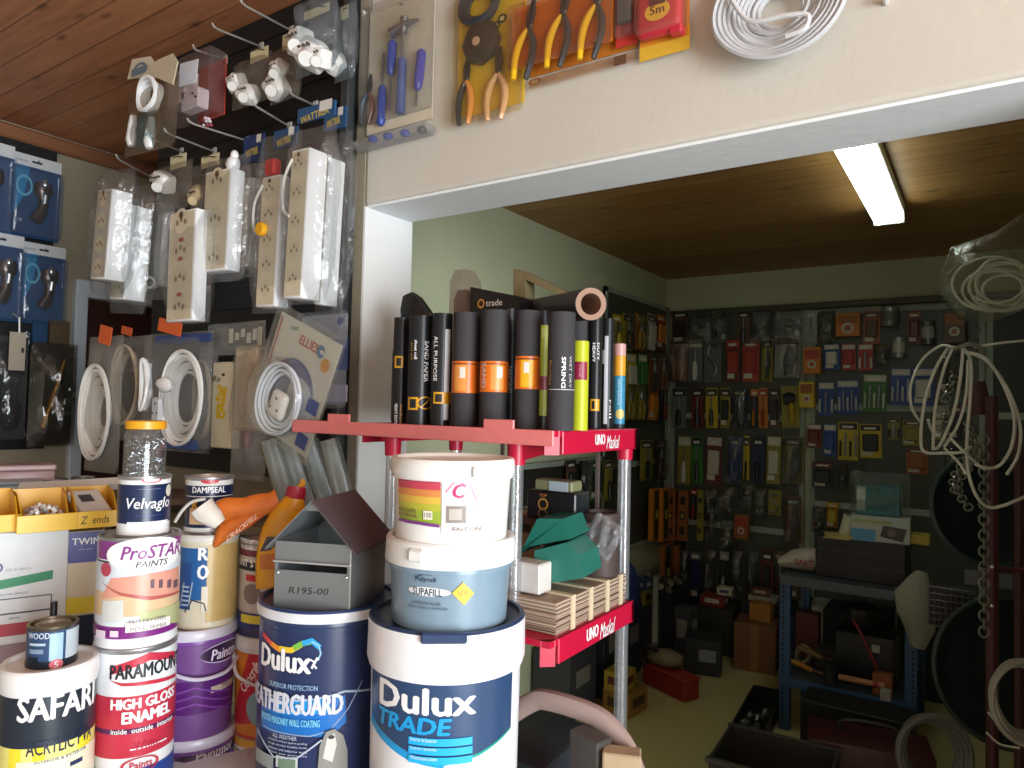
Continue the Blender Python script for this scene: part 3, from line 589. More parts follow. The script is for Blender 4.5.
# ================================================================== ON THE BUCKETS
P = Vector((wg.x, wg.y, wg.zt-.008)); mbx = thing('post_box', 'small galvanized metal post box with pitched roof and a handwritten price', 'post box', (P.x+.012, P.y-.004, P.z), math.radians(22))
g1 = M('#8f9496', .38, .55, .12, 14); g2 = M('#6b6668', .42, .5, .1, 14)
hw, yf, yb, hz, ap = .077, -.085, .085, .128, .205
b = MB(); b.box((0, 0, .001), (2*hw, .17, .002), g1); b.box((-hw, 0, hz/2), (.002, .17, hz), g1); b.box((hw, 0, hz/2), (.002, .17, hz), g1); b.box((0, yb, hz/2), (2*hw, .002, hz), g1)
b.prism([(-hw, hz), (hw, hz), (0, ap)], yb-.001, yb+.001, g1); b.box((0, yf, .036), (2*hw, .002, .072), g1); b.box((0, yf, .108), (2*hw, .002, .036), g1); b.box((0, yf-.004, .089), (2*hw, .01, .003), M('#c9cdcf', .3, .6)); b.box((-hw+.003, yf, .08), (.006, .002, .02), g1); b.box((hw-.003, yf, .08), (.006, .002, .02), g1)
b.prism([(-.018, ap-.019), (.018, ap-.019), (0, ap)], yf-.001, yf+.001, g1); b.build('box_body', mbx, smooth=False)
b = MB()
for sg in (-1, 1): b.prism([(0, ap+.002), (0, ap-.001), (sg*.092, hz-.018), (sg*.092, hz-.0145)], yf-.012, yb+.014, g2 if sg > 0 else g1)
b.build('roof', mbx, smooth=False)
b = MB(); [b.blob((x, yf-.002, z), (.006, .004, .006), M('#d0d3d4', .25, .8), 1) for x, z in ((-.07, .066), (.07, .066))]; b.box((hw+.0005, yf, hz/2), (.0015, .003, hz), M('#d9dcdc', .3, .5)); b.build('rivet', mbx)
L = Label(lambda u, v, o: Vector((u, yf-.001-o, v))); L.text('R195-00', -.006, .036, .0125, M('#1c1d20', .5), w=.082, shear=.15, rot=.03); L.build('price_marking', mbx)
# orange packet on the roller tub
d = 1.56; nr = -ray(235, 520)
o = thing('orange_packet', 'crumpled orange packet lying on the tub beside the yellow bottle', 'packet', at(240, 540, d)); base = o.location.copy()
A = lambda x, y, dd=d: at(x, y, dd)-base
b = MB(); og = M('#d4702a', .35, var=.25, scale=25, bump=.3)
loft(b, curve([A(219, 512), A(232, 508), A(250, 507), (A(266, 504)), A(278, 500)], 4), [.024+.002*math.sin(i*.8) for i in range(17)], [.02-.0009*i for i in range(17)], og, nr, 14, .03)
loft(b, curve([A(214, 547), A(226, 531), A(243, 522), A(262, 512)], 4), [.004, .008, .012, .016, .02, .021, .02, .018, .018, .016, .014, .012, .01][:13], [.012]*13, og, nr, 12, .04, seed=4); b.build('packet_body', o)
b = Label(lambda u, v, q: A(222, 545, d-.03)+CR*(u*.78+v*-.0)+CU*(v+u*.62)+nr*q, off=.004); b.text('CRACKFILL', .055, .004, .012, M('#f0c8b0', .4), bold=.02, shear=.2); b.build('lettering', o)
o = thing('paper_tube', 'white paper cone with loose strap by the orange packet', 'paper tube', at(212, 530, 1.52)); base = o.location.copy()
A = lambda x, y, dd=1.52: at(x, y, dd)-base
b = MB(); loft(b, [A(201, 506), A(206, 512), A(214, 518), A(220, 524)], [.026, .026, .022, .014], [.02, .02, .018, .01], M('#d8d2c6', .55, bump=.3), nr, 14, .05); b.build('paper', o)
b = MB(); b.tube(curve([A(205, 499), A(192, 502), A(182, 511), A(175, 522)], 6), .0035, M('#cfccc4', .4), 6); b.build('strap', o)
o = thing('yellow_bottle', 'yellow plastic bottle with red cap leaning behind the metal post box', 'bottle', at(280, 590, 1.56)); base = o.location.copy(); A = lambda x, y, dd=1.56: at(x, y, dd)-base
b = MB(); loft(b, curve([A(281, 586), A(281, 560), A(284, 535), A(289, 516), A(294, 502), A(296, 497)], 4), [.052, .053, .053, .053, .053, .052, .052, .051, .05, .048, .045, .042, .04, .036, .032, .028, .026, .023, .021, .02, .019], [.03]*14+[.026, .023, .02, .019, .018, .017, .016], M('#e3a31c', .3), nr, 16, sq=2.6); b.build('bottle_body', o)
b = MB(); loft(b, [A(295, 499), A(296, 493), A(297, 487)], [.022, .022, .02], [.02, .02, .018], M('#a8243a', .35), nr, 14); b.build('cap', o)
b = MB(); loft(b, [A(300, 488), A(303, 483), A(303, 479)], [.008, .007, .004], [.008, .007, .004], M('#d8962a', .4), nr, 8); b.build('nozzle', o)
b = Label(lambda u, v, q: A(276, 560, 1.525)+CR*u+CU*v+nr*q, off=.002); b.rect(-.035, -.02, .0, .012, M('#c8762c', .4)); b.poly([(-.035, .018), (-.01, .022), (.0, .05), (-.02, .05)], M('#4a4a50', .4)); b.build('label', o)
# ================================================================== LEFT COUNTER: cartons and yellow bins
def facing(px, d): p = at(px, 400, d); return math.atan2(-p.y, -p.x)+math.pi/2
def carton(name, label, px, ytop, d, w, dp, zb, col, rot=0, cat='carton'):
    p = at(px, ytop, d); o = thing(name, label, cat, (p.x, p.y, zb), facing(px, d)+rot); h = p.z-zb
    b = MB(); b.box((0, dp/2, h/2), (w, dp, h), M(col, .5), bev=.002); b.build('carton_body', o); return o, h
o, h = carton('white_carton', 'white carton with green and red printed bands under the yellow bins', 18, 532, 1.66, .205, .1, CZ, '#dfe3e6')
L = Label(lambda u, v, q: Vector((u, -q, v))); zz = lambda y: (532-y)/706*1.66+h; xx = lambda x: (x-18)/706*1.66
L.poly([(xx(0), zz(588)), (xx(49), zz(582)), (xx(49), zz(573)), (xx(0), zz(579))], M('#2f8f62', .4)); L.poly([(xx(-25), zz(592)), (xx(0), zz(588)), (xx(0), zz(579)), (xx(-25), zz(583))], M('#2f8f62', .4)); L.ptext if False else None
L.text('SOLID BRICK', xx(20), zz(569), .006, M('#8a9096', .4)); L.text('VOLUME APPROX', xx(16), zz(593), .005, M('#6a7076', .4)); L.rect(xx(-20), zz(613), xx(48), zz(611.5), M('#4a5056', .4)); L.rect(xx(-20), zz(598), xx(48), zz(597), M('#4a5056', .4)); L.rect(xx(48), zz(613), xx(48.8), zz(597), M('#4a5056', .4))
L.text('GROSS', xx(18), zz(617), .005, M('#6a7076', .4)); L.rect(-.1025, zz(634), .1025, zz(622), M('#b23a46', .4)); L.rect(-.1025, .01, .1025, zz(642), M('#9a8088', .4)); L.ell(xx(2), zz(566), .012, .012, M('#4a4a78', .4), hole=.7); L.build('print', o)
o, h = carton('tall_carton', 'tall carton with purple top, cream middle and yellow band beside the tin stack', 86, 531, 1.74, .082, .1, CZ, '#d9cfb6')
zz = lambda y: (531-y)/706*1.74+h; L = Label(lambda u, v, q: Vector((u, -q, v)))
L.rect(-.0425, zz(562), .0425, h-.002, M('#4a4a9a', .35)); L.text('TWIN', .002, zz(541), .016, wh, w=.06, bold=.02); L.text('colour pack', .0, zz(549), .006, M('#c8c8e0', .4)); L.rect(-.0425, zz(612), .0425, zz(596), M('#e3cf3c', .35)); L.rect(-.0425, zz(645), .0425, zz(614), M('#1f2c44', .35)); L.build('print', o)
bl = thing('black_bottle', 'thin black spout behind the small blue tin', 'bottle', at(53, 625, 1.52)); b = MB(); b.lathe([(0, CZ-bl.location.z), (.014, CZ-bl.location.z), (.014, .01), (.007, .02), (.007, .05), (0, .05)], M('#1c1c20', .3), 14); b.build('bottle_body', bl)
zb = at(45, 533, 1.62).z
def bin_(label, px, d, w=.118, dp=.15, hf=.040, hb=.085):
    p = at(px, 530, d); o = thing('parts_bin', label, 'bin', (p.x, p.y, zb), facing(px, d)+.12, 'yellow parts bins'); y = M('#e6ae16', .35); t = .0025
    b = MB(); b.box((0, dp/2, t/2), (w, dp, t), y); b.box((0, dp, hb/2), (w, t, hb), y)
    for sg in (-1, 1):
        T = Matrix(((0, 1, 0, sg*(w/2-t/2)), (1, 0, 0, 0), (0, 0, 1, 0), (0, 0, 0, 1))); b.prism([(0, 0), (dp, 0), (dp, hb), (dp*.45, hb*.92), (0.0, hf)], -t/2, t/2, y, mtx=T)
    b.build('tray', o, smooth=False); b = MB(); b.box((0, -.003, hf/2), (w, .005, hf), M('#ecc026', .35), bev=.001); b.build('front_lip', o); return o
bn1 = bin_('yellow parts bin at the left edge of the row, empty', -10, 1.60); bn2 = bin_('yellow parts bin holding small white plastic pieces', 47, 1.64); bn3 = bin_('yellow parts bin with a white box inside, handwriting on its front', 92, 1.70, .105)
b = Label(lambda u, v, q: Vector((u, -.0058-q, v))); b.text('Z  ends', .005, .02, .018, M('#2c2416', .5), w=.06, shear=.2); b.build('handwriting', bn3)
wp = thing('plastic_fittings', 'heap of small white plastic pieces in the middle yellow bin', 'fittings', bn2.location+Vector((0, 0, .004)), bn2.rotation_euler.z); wp['kind'] = 'stuff'
b = MB(); rnd = random.Random(5)
for k in range(90):
    x = rnd.uniform(-.048, .048); y = rnd.uniform(.015, .12); z = .006+(.05*rnd.random())*(1-abs(x)/.08); b.box((x, y, z), (rnd.uniform(.006, .014), .006, .008), M(rnd.choice(['#e6e2dc', '#d2cec8', '#b8a8a4', '#f2f0ec']), .5), rot=(rnd.random()*3, rnd.random()*3, rnd.random()*3))
w = b.build('pieces', wp, kind='stuff')
p = bn3.matrix_basis @ Vector((0, .07, .05)); o = thing('small_box', 'small white printed box lying in the right yellow bin', 'box', p, bn3.rotation_euler.z+.3, rx=.5); b = MB(); b.box((0, 0, 0), (.07, .09, .018), M('#dcdad4', .5), bev=.002); b.build('box_body', o); b = MB(); b.box((-.005, .01, .0095), (.03, .03, .0006), M('#4a4a4c', .5)); b.build('print', o)
# things lying on the shelf and behind the bins
o = thing('plastic_tube', 'white square plastic tube lying along the back of the bins', 'tube', at(72, 485, 1.95)); q = o.location; b = MB(); A0 = at(20, 489, 1.93)-q; B0 = at(140, 482, 2.0)-q; b.cyl(A0, B0, .017, M('#d8d6ce', .4), seg=4); b.build('tube_body', o)
o = thing('bin_shelf', 'narrow ledge behind the yellow bins carrying jars and boxes', 'ledge', at(60, 496, 2.02)); q = o.location; b = MB(); dv = (at(140, 489, 2.08)-at(-30, 502, 2.0)); ang = math.atan2(dv.y, dv.x)
b.box((0, .08, -.008), (.62, .26, .016), M('#6f6558', .6), rot=(0, 0, ang)); b.build('ledge_plank', o); b = MB(); b.box((-.2, .08, -.21), (.03, .2, .39), M('#6f6558', .6), rot=(0, 0, ang)); b.build('support', o); b = MB(); b.box((.22, .12, -.21), (.03, .1, .39), M('#6f6558', .6), rot=(0, 0, ang)); b.build('support', o)
led = q.z
def onled(px, d): p = at(px, 480, d); return Vector((p.x, p.y, led))
for k, (lb_, x, dd, w, h, cl, lid) in enumerate((('flat pinkish translucent storage box at the left edge of the ledge', 14, 2.08, .2, .082, '#b89a9c', '#c4a8aa'), ('grey blue translucent tray in front of the pinkish box', 8, 1.99, .16, .045, '#8f9ca8', '#9fb0bc'))):
    o = thing('storage_box', lb_, 'storage box', onled(x, dd), facing(x, dd), 'boxes on the ledge'); b = MB(); b.lathe if False else b.box((0, 0, h*.4), (w, .1, h*.8), M(cl, .3), bev=.008, seg=2); b.build('box_body', o); b = MB(); b.box((0, 0, h*.9), (w*1.02, .105, h*.2), M(lid, .3), bev=.004); b.build('box_lid', o)
o = thing('small_jar', 'low clear jar with bright silver lid on the ledge behind the bins', 'jar', onled(55, 2.05)); b = MB(); b.lathe([(0, 0), (.03, 0), (.032, .004), (.032, .026), (.029, .03)], CLEAR(.1, '#c9cdd0', .25), 24); b.build('glass_body', o); b = MB(); b.lathe([(.03, .028), (.033, .028), (.033, .046), (0, .047)], M('#d8dadc', .2, .9), 24); b.build('jar_lid', o)
o = thing('orange_jar', 'small jar of orange brown pieces with silver rim on the ledge', 'jar', onled(83, 2.07)); b = MB(); b.lathe([(0, 0), (.028, 0), (.03, .004), (.03, .04), (0, .04)], M('#b07a3a', .35, var=.4, scale=60), 24); b.build('contents', o); b = MB(); b.lathe([(.029, .038), (.031, .038), (.031, .05), (.025, .052), (0, .05)], M('#8a8a86', .25, .8), 24); b.build('jar_lid', o)
# ================================================================== RED DISPLAY STAND
SY = 1.19; q = onY(555, 431, SY); SX1, SZ = q.x, q.z; SX0 = onY(294, 432, SY).x; SYB = SY+.385; s0 = Vector(((SX0+SX1)/2, (SY+SYB)/2, 0))
stand = thing('display_stand', 'red plastic display stand with clear posts and two visible shelves, holding sandpaper rolls', 'display stand', s0)
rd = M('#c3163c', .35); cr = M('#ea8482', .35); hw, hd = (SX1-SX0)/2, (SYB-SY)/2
lxs = onY(352, 440, SY).x-s0.x; lw_ = hw-lxs; lc_ = (hw+lxs)/2
def shelf(z, skirt):
    ob = MB(); ob.box((lc_, 0, z-.006), (lw_-.004, 2*hd, .012), rd)
    ob.box((hw-.004, .018, z-skirt/2), (.008, 2*hd-.03, skirt), rd, bev=.002); ob.box((lxs+.004, .018, z-skirt/2), (.008, 2*hd-.03, skirt), rd); ob.box((lc_, hd-.004, z-skirt/2), (lw_, .008, skirt), rd)
    ob.box((hw-.014, -hd+.012, z-skirt/2), (.03, .008, skirt), rd, rot=(0, 0, .75)); return ob
def logo(z, y, sc, par):
    L = Label(lambda u, v, o: Vector((hw+o, u, v)), off=.0008); L.text('UNO', y-.03*sc, z+.003, .02*sc, wh, w=.042*sc, bold=.05); L.text('Maskal', y+.027*sc, z-.004, .026*sc, wh, w=.06*sc, shear=.35, bold=.01); L.build('lettering', par)
t = shelf(SZ, .048).build('top_shelf', stand); logo(SZ-.024, .035, 1.1, t)
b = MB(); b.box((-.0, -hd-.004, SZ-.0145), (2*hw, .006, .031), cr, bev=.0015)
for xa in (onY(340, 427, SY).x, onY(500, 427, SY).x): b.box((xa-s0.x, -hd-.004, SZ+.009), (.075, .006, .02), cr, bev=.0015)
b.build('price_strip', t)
ZL = onY(546, 641, 1.196).z; t = shelf(ZL, .05).build('lower_shelf', stand); logo(ZL-.026, .02, 1.25, t)
shelf(.62, .05).build('base_shelf', stand)
fx = onY(392, 480, 1.235).x-s0.x; gx = onY(516, 480, 1.235).x-s0.x; bp = onX(624, 500, SX1-.03)
clr = CLEAR(.22, '#c9ced2', .45, .08, .1)
for nm, x, y in (('post', fx, 1.235-s0.y), ('post', gx, 1.235-s0.y), ('post', bp.x-s0.x, bp.y-s0.y), ('post', lxs+.05, hd-.05)):
    b = MB(); b.lathe([(.0155, .0), (.0155, SZ-.05)], clr, 20, c=(x, y, 0)); pp = b.build(nm, stand)
    b = MB(); b.lathe([(0, SZ-.012), (.021, SZ-.012), (.0185, SZ-.075), (.0, SZ-.075)], rd, 20, c=(x, y, 0)); b.build('post_socket', pp)
    b = MB(); b.lathe([(0, 0), (.03, 0), (.026, .03), (0, .03)], rd, 20, c=(x, y, 0)); b.build('foot', pp)
b = MB(); b.prism([(gx, SZ-.012), (gx+.085, SZ-.035), (gx+.085, SZ-.045), (gx, SZ-.07)], 1.235-s0.y-.006, 1.235-s0.y+.006, rd); b.build('gusset', stand)
# ---- sandpaper rolls
kb, kg = '#232427', '#3d3c3f'
gold, orn = M('#dca21e', .35), M('#e8761c', .35); yel = M('#f0b21c', .35)
def roll(label, x0, x1, ytop, col, deco, Y=None, X=None, zb=None):
    xc = (x0+x1)/2; d = dY(xc, Y) if Y else dX(xc, X); r = (x1-x0)/2/FPX*d*.985
    c = Can('sandpaper_roll', label, 'sandpaper roll', xc, ytop, d, r, zb=SZ if zb is None else zb, group='sandpaper rolls on the red shelf')
    b = MB(); m = M(col, .75 if col == kg else .32, spec=.3); dk = M('#5a4636', .7)
    b.lathe([(r*.55, .0), (r, 0), (r, c.h), (r*.93, c.h), (r*.90, c.h-.004), (r*.55, c.h-.004), (r*.55, c.h-.03), (0, c.h-.03)], m, 28, ms=[dk, m, m, dk, dk, dk, dk]); b.build('rolled_sheet', c.o)
    if deco:
        L = c.label(); deco(c, L); L.build('wrapper_print', c.o)
    return c
def vt(L, t, x, y0, y1, h, m, **k):   # lettering running down the roll
    a = L.p(x, y1); b = L.p(x, y0); L.text(t, (a[0]+b[0])/2, (a[1]+b[1])/2, h, m, w=abs(b[1]-a[1]), rot=-math.pi/2, **k)
def d1(c, L): L.prect(395, 368, 403, 356, gold); L.prect(396.5, 366, 401, 358, M(kb, .3)); vt(L, 'HEAVY DUTY', 396, 404, 424, .007, wh, bold=.04); vt(L, 'medium', 401, 404, 424, .006, gold, bold=.03)
def d2(c, L):
    vt(L, 'SAND PAPER', 426.5, 341, 382, .011, wh, bold=.01); vt(L, 'sheet roll', 416, 340, 359, .007, wh, bold=.03); vt(L, 'grit 60', 412, 342, 360, .005, gold, bold=.02); L.prect(409, 410, 418, 397, gold); L.prect(410.5, 408, 416, 399, M(kb, .3)); L.pell(425, 403, 5.5, 6.5, gold, hole=.8); L.pband([(421, 407), (429, 399)], .0025, gold)
def d3(c, L): vt(L, 'ALL PURPOSE', 435.5, 336, 381, .010, wh, bold=.01); L.prect(445.5, 420, 448, 329, M('#d8dade', .3)); L.prect(434, 404, 450, 392, gold); L.prect(435.5, 402, 442, 394, M(kb, .3)); vt(L, 'grit', 449, 334, 356, .005, wh)
def dl(x0, x1, y0, y1, inner, side=None):
    def g(c, L):
        L.rect(-c.r*1.9, L.p((x0+x1)/2, y1)[1], c.r*1.9, L.p((x0+x1)/2, y0)[1], orn); L.prect(inner[0], y1-2, inner[1], y0+4, yel if len(inner) < 3 else M('#e89a4a', .35)); L.prect(x0+1, y0+4, x1-3, y0+2.5, M('#7a3a1c', .4)); L.prect(inner[1]-6 if side != 'n' else inner[0]+3, y0+17, inner[1]-1 if side != 'n' else inner[0]+8, y0+6, M('#e6ded4', .4))
        if side == 's':
            vt(L, 'SAND', x0+3.2, y0+2, y1-4, .010, M('#cfcfd2', .4), bold=.02)
    return g
roll('thin black roll with gold badge, leftmost of the rolls beside the white jamb', 393, 409, 317, kb, d1, Y=1.27)
roll('black roll with white lettering and a gold ring emblem, second from the jamb', 408, 433, 315, kb, d2, Y=1.255)
roll('black roll with a white stripe and all purpose lettering, beside the first orange wrapped roll', 431.5, 452, 312.5, kb, d3, Y=1.25)
roll('charcoal roll with plain orange and yellow wrapper, leftmost orange one', 452.5, 480, 311.5, kg, dl(452, 480, 361, 393, (455, 466, 1)), Y=1.25)
roll('charcoal roll with pale orange wrapper and lettering down both sides', 480.5, 509, 309, kg, dl(481, 509, 361, 392, (491, 503, 1), 's'), Y=1.25)
def d6(c, L): vt(L, 'SANDING', 509.5, 366, 393, .009, M('#c8c8cc', .4), bold=.02)
roll('dark roll half hidden behind the middle orange wrapped rolls', 500, 518, 308, kb, d6, Y=1.32)
roll('charcoal roll with the brightest orange wrapper and yellow arrow panel', 515.5, 540.5, 309.5, kg, dl(515, 540, 356, 389, (521, 533), 'n'), Y=1.25)
def d8(c, L): L.prect(540, 416, 548.5, 325, M('#a5a830', .35)); L.prect(540, 390, 547.5, 376, M('#8a2a3a', .35)); vt(L, 'GRIP', 543, 328, 338, .005, M('#e0e0a0', .4))
roll('dark roll with a narrow green strip, behind the brightest orange one', 533, 552, 310, kb, d8, Y=1.33)
def d9(c, L): vt(L, 'flexible', 550.5, 360, 385, .005, M('#d8a030', .4), bold=.02); vt(L, 'SPRING', 563.5, 357, 388, .008, wh, bold=.03); vt(L, 'WET DRY', 570, 356, 388, .006, M('#c8c8cc', .4)); L.prect(549, 390.5, 574, 389, M('#b8b8bc', .4))
roll('wide charcoal roll lettered in white down its middle, left of the lime roll', 547.5, 575, 311, kg, d9, Y=1.235)
roll('tall charcoal roll standing behind the lime green roll', 567, 591, 312, kg, None, Y=1.44)
def d10(c, L): L.prect(572, 380, 587, 362, M('#8f2242', .35)); vt(L, 'FINE', 580, 365, 377, .004, M('#c88a9a', .4)); vt(L, 'grit', 574.5, 365, 377, .004, M('#e8d8d8', .4))
roll('lime green roll with a maroon patch at the corner of the shelf', 571.5, 588.5, 340.5, '#b9c22c', d10, Y=1.29)
def d11(c, L): L.prect(590.5, 411, 599, 399, gold); L.prect(592, 409, 594.5, 401, M(kb, .3)); vt(L, 'HEAVY', 594, 343, 362, .006, wh, bold=.04); vt(L, 'DUTY', 598, 343, 360, .005, wh, bold=.04)
roll('black roll with gold badge near its foot, right of the lime roll', 589, 601.5, 318, kb, d11, X=SX1-.04)
def d12(c, L): L.prect(605, 424, 607, 336, M('#cfd2d8', .3)); L.prect(602, 350, 606.5, 364, M('#d0d0d4', .4)); vt(L, 'roll', 610, 400, 418, .005, wh, bold=.04)
roll('black roll with thin white stripe beside the teal and yellow roll', 601.5, 613.5, 318, kb, d12, X=SX1-.04)
def d13(c, L): L.prect(613, 424, 627, 376, M('#3f8fb0', .35)); L.prect(613, 376, 627, 356, M('#e0a030', .35)); L.prect(613, 356, 627, 344, M('#d0a09c', .35)); vt(L, 'abrasive', 619, 379, 405, .006, M('#bfe0ec', .4)); L.pell(620, 414, 3.5, 5, M('#d8c070', .35))
roll('short roll banded teal, yellow and pink at the right end of the shelf', 613.5, 625, 343, '#2a3a44', d13, X=SX1-.04)
# ---- things behind the rolls
def bx(name, label, cat, loc, d, col, rz=0, rx=0, ry=0, parts=(), rough=.5, bev=.003, group=None):
    o = thing(name, label, cat, loc, rz, group, ry, rx); b = MB(); b.box((0, 0, d[2]/2), d, M(col, rough), bev=bev); b.build('box_body', o)
    for nm, c, dd, cl in parts: b = MB(); b.box(c, dd, M(cl, .5)); b.build(nm, o)
    return o
p = onY(466, 318, 1.45); o = thing('sander_blister', 'rounded clear pack with brown inside standing behind the orange wrapped rolls', 'blister pack', (p.x, 1.45, SZ)); hh = onY(464, 271, 1.45).z-SZ
b = MB(); T = [(-.045, 0), (.045, 0), (.045, hh*.72), (.03, hh*.93), (.01, hh), (-.025, hh), (-.04, hh*.93)]; b.prism(T, -.02, .02, CLEAR(.15, '#c8b8b0', .3, .08, .2)); b.build('clear_shell', o); b = MB(); b.prism([(x*.8, .004+z*.86) for x, z in T], -.012, .012, M('#6b4238', .4)); b.build('insert', o)
p = onY(501, 305, 1.45); hh = onY(495, 287, 1.45).z-SZ; o = thing('tool_carton', 'black printed carton with orange emblem standing behind the middle rolls', 'carton', (p.x, 1.45, SZ)); b = MB(); b.prism([(-.075, 0), (.075, 0), (.075, hh-.035), (-.075, hh)], -.03, .03, M('#1e1c1c', .4)); b.build('carton_body', o)
L = Label(lambda u, v, q: Vector((u, -.03-q, v))); L.ell(-.04, hh-.045, .011, .012, M('#c88a3a', .4), hole=.6); L.text('trade', .0, hh-.045, .016, M('#d8d0c4', .4), bold=.02); L.build('print', o)
p = onY(410, 310, 1.5); hh = onY(412, 287, 1.5).z-SZ; o = thing('black_sack', 'crumpled black plastic bag behind the rolls next to the jamb', 'bag', (p.x+.03, 1.48, SZ)); b = MB(); loft(b, [(0, 0, 0), (0, 0, hh*.5), (.01, 0, hh*.78), (-.01, 0, hh*.86), (-.02, 0, hh*.93)], [.07, .07, .06, .04, .02], [.03, .03, .025, .02, .012], M('#1a1c1c', .4, bump=.4), (0, 1, 0), 12, .12); b.build('bag_body', o)
p = onY(545, 300, 1.52); z1_ = onY(522, 272, 1.52).z; o = thing('wooden_float', 'open triangular wooden frame standing up behind the rolls', 'wooden frame', (p.x, 1.52, SZ)); wd = M('#7d7150', .55, var=.2)
k = lambda x, y: (onY(x, y, 1.52).x-p.x, onY(x, y, 1.52).z-SZ)
out = [k(518, 270), k(525, 271), k(572, 294), k(572, 312), k(518, 312)]; inn = [k(530, 280), k(530, 281), k(565, 297), k(565, 308), k(530, 308)]
b = MB(); n = 5
for i in range(n):
    j = (i+1) % n; b.prism([out[i], out[j], inn[j], inn[i]], -.022, .022, wd)
b.box(((out[3][0]+out[4][0])/2, 0, out[3][1]/2), (.1, .05, out[3][1]), wd); b.build('frame', o, smooth=False)
p = onY(566, 306, 1.45); A0 = onY(535, 312, 1.56); B0 = onX(591, 304, SX1+.03); zr = onY(560, 311, 1.3).z
o = thing('abrasive_tube', 'dark roll with bare cardboard end lying across the tops of the upright rolls', 'tube', (A0.x, A0.y, A0.z)); b = MB(); dv = B0-A0; qn = dv.to_track_quat('Z', 'Y').to_matrix().to_4x4(); Lh = dv.length; b.lathe([(.0, .0), (.033, 0), (.033, Lh), (.022, Lh), (.022, Lh-.1), (0, Lh-.1)], M('#2f2c2a', .6), 28, mtx=qn, ms=[M('#2f2c2a', .6)]*2+[M('#9a7a66', .7)]*3); b.build('rolled_sheet', o)
# ---- inside the stand, lower shelf
def Pst(px, py, Y): return onY(px, py, Y)
zl = ZL
o = thing('sandpaper_bundle', 'thick stack of sandpaper sheets with pale straps on the lower red shelf', 'sandpaper stack', (SX1-.205, SY+.205, zl)); bh = onY(546, 603, 1.22).z-zl
b = MB(); rnd = random.Random(8)
n = 22
for k in range(n): b.box((rnd.uniform(-.003, .003), rnd.uniform(-.003, .003), bh*(k+.5)/n), (.385, .325, bh/n*.86), M(rnd.choice(['#b5a08c', '#a88f7c', '#c4b29c', '#8f7868']), .8))
b.build('sheets', o)
for yy in (-.10, -.02, .06, .13):
    b = MB(); b.box((.195, yy, bh/2), (.004, .016, bh), M('#d8c8a8', .5)); b.box((0, yy, bh+.002), (.394, .016, .004), M('#d8c8a8', .5)); b.build('strap', o)
zs = zl+bh+.004
tl = M('#2a7265', .4)
p = onY(580, 585, 1.34); o = thing('teal_case', 'teal green plastic case lying open on the sandpaper stack', 'case', (p.x-.01, 1.36, zs), .15)
K = lambda x, y: ((x-580)/FPX*1.66, (600-y)/FPX*1.66)
b = MB(); b.prism([K(543, 598), K(592, 585), K(588, 566), K(575, 556), K(545, 566)], -.06, .06, tl); b.build('lower_half', o); b = MB(); b.prism([K(528, 572), K(545, 538), K(570, 536), K(578, 553), K(530, 566)], -.05, .07, M('#1b6a5c', .4)); b.build('upper_half', o)
bx('white_box', 'plain white box beside the clear front post on the paper stack', 'box', (onY(531, 595, 1.27).x, 1.27, zs), (.07, .05, .062), '#d8d5d0')
bx('cream_box', 'tall cream and brown box behind the clear front post', 'box', (onY(530, 560, 1.46).x, 1.46, zs), (.06, .05, onY(530, 512, 1.46).z-zs), '#c0a47c', parts=[('print', (.0, -.0255, .1), (.03, .002, .03), '#4a3a2c')])
bx('dark_tube_box', 'grey upright box in the middle of the display stand', 'box', (onY(552, 560, 1.5).x, 1.5, zs), (.07, .06, onY(552, 507, 1.5).z-zs), '#4e5256')
o = thing('brown_cylinder', 'dark brown cylinder standing at the back of the stand by the rear post', 'cylinder', (onY(603, 570, 1.5).x-.01, 1.5, zs)); hh = onY(603, 512, 1.5).z-zs; b = MB(); b.lathe([(0, 0), (.045, 0), (.046, .003), (.046, hh-.003), (.043, hh), (.038, hh), (.036, hh-.006), (0, hh-.006)], M('#4a3d3a', .5), 32); b.build('roll_body', o)
o = thing('silver_wrap', 'crinkled clear wrapping bag over the teal case', 'plastic bag', (onY(590, 540, 1.42).x, 1.44, zs+.06)); b = MB(); b.pillow(0, .0, .075, .085, .05, CLEAR(.12, '#dfe6ea', .4, .1, 1.2, 60), jit=.4); b.build('bag_body', o); o.rotation_euler = (0, .5, .3)
zi = onY(560, 516, 1.45).z
o = thing('inner_tray', 'grey brown inner shelf hung under the top of the red stand', 'tray', ((SX1+onY(500, 500, 1.45).x)/2-.06, 1.47, zi-.012)); b = MB(); b.box((0, 0, 0), (.33, .17, .012), M('#5b4f4c', .5), bev=.002); b.build('tray_panel', o)
for x in (-.15, .13): b = MB(); b.box((x, .07, (SZ-zi-.01)/2+.002), (.008, .008, SZ-zi-.012), M('#5b4f4c', .5)); b.build('hanger', o)
o = bx('black_box', 'black box with two gold emblems on the inner shelf of the stand', 'box', (onY(552, 485, 1.42).x, 1.45, zi-.006), (.13, .07, .065), '#15171b', rough=.35)
L = Label(lambda u, v, q: Vector((u, -.035-q, v))); L.ell(-.02, .035, .014, .014, M('#b88a3a', .4), hole=.7); L.text('TOP', -.02, .055, .007, M('#c87a2a', .4), bold=.02); L.ell(-.02, .013, .013, .011, M('#7a6438', .4), hole=.75); L.build('print', o)
o = bx('small_carton', 'little black, white and olive carton lying above the black box', 'carton', (onY(552, 478, 1.42).x, 1.45, zi+.0595), (.10, .05, .025), '#7a7c5a', parts=[('print', (.015, -.0255, .012), (.05, .002, .022), '#9fb0b8')])
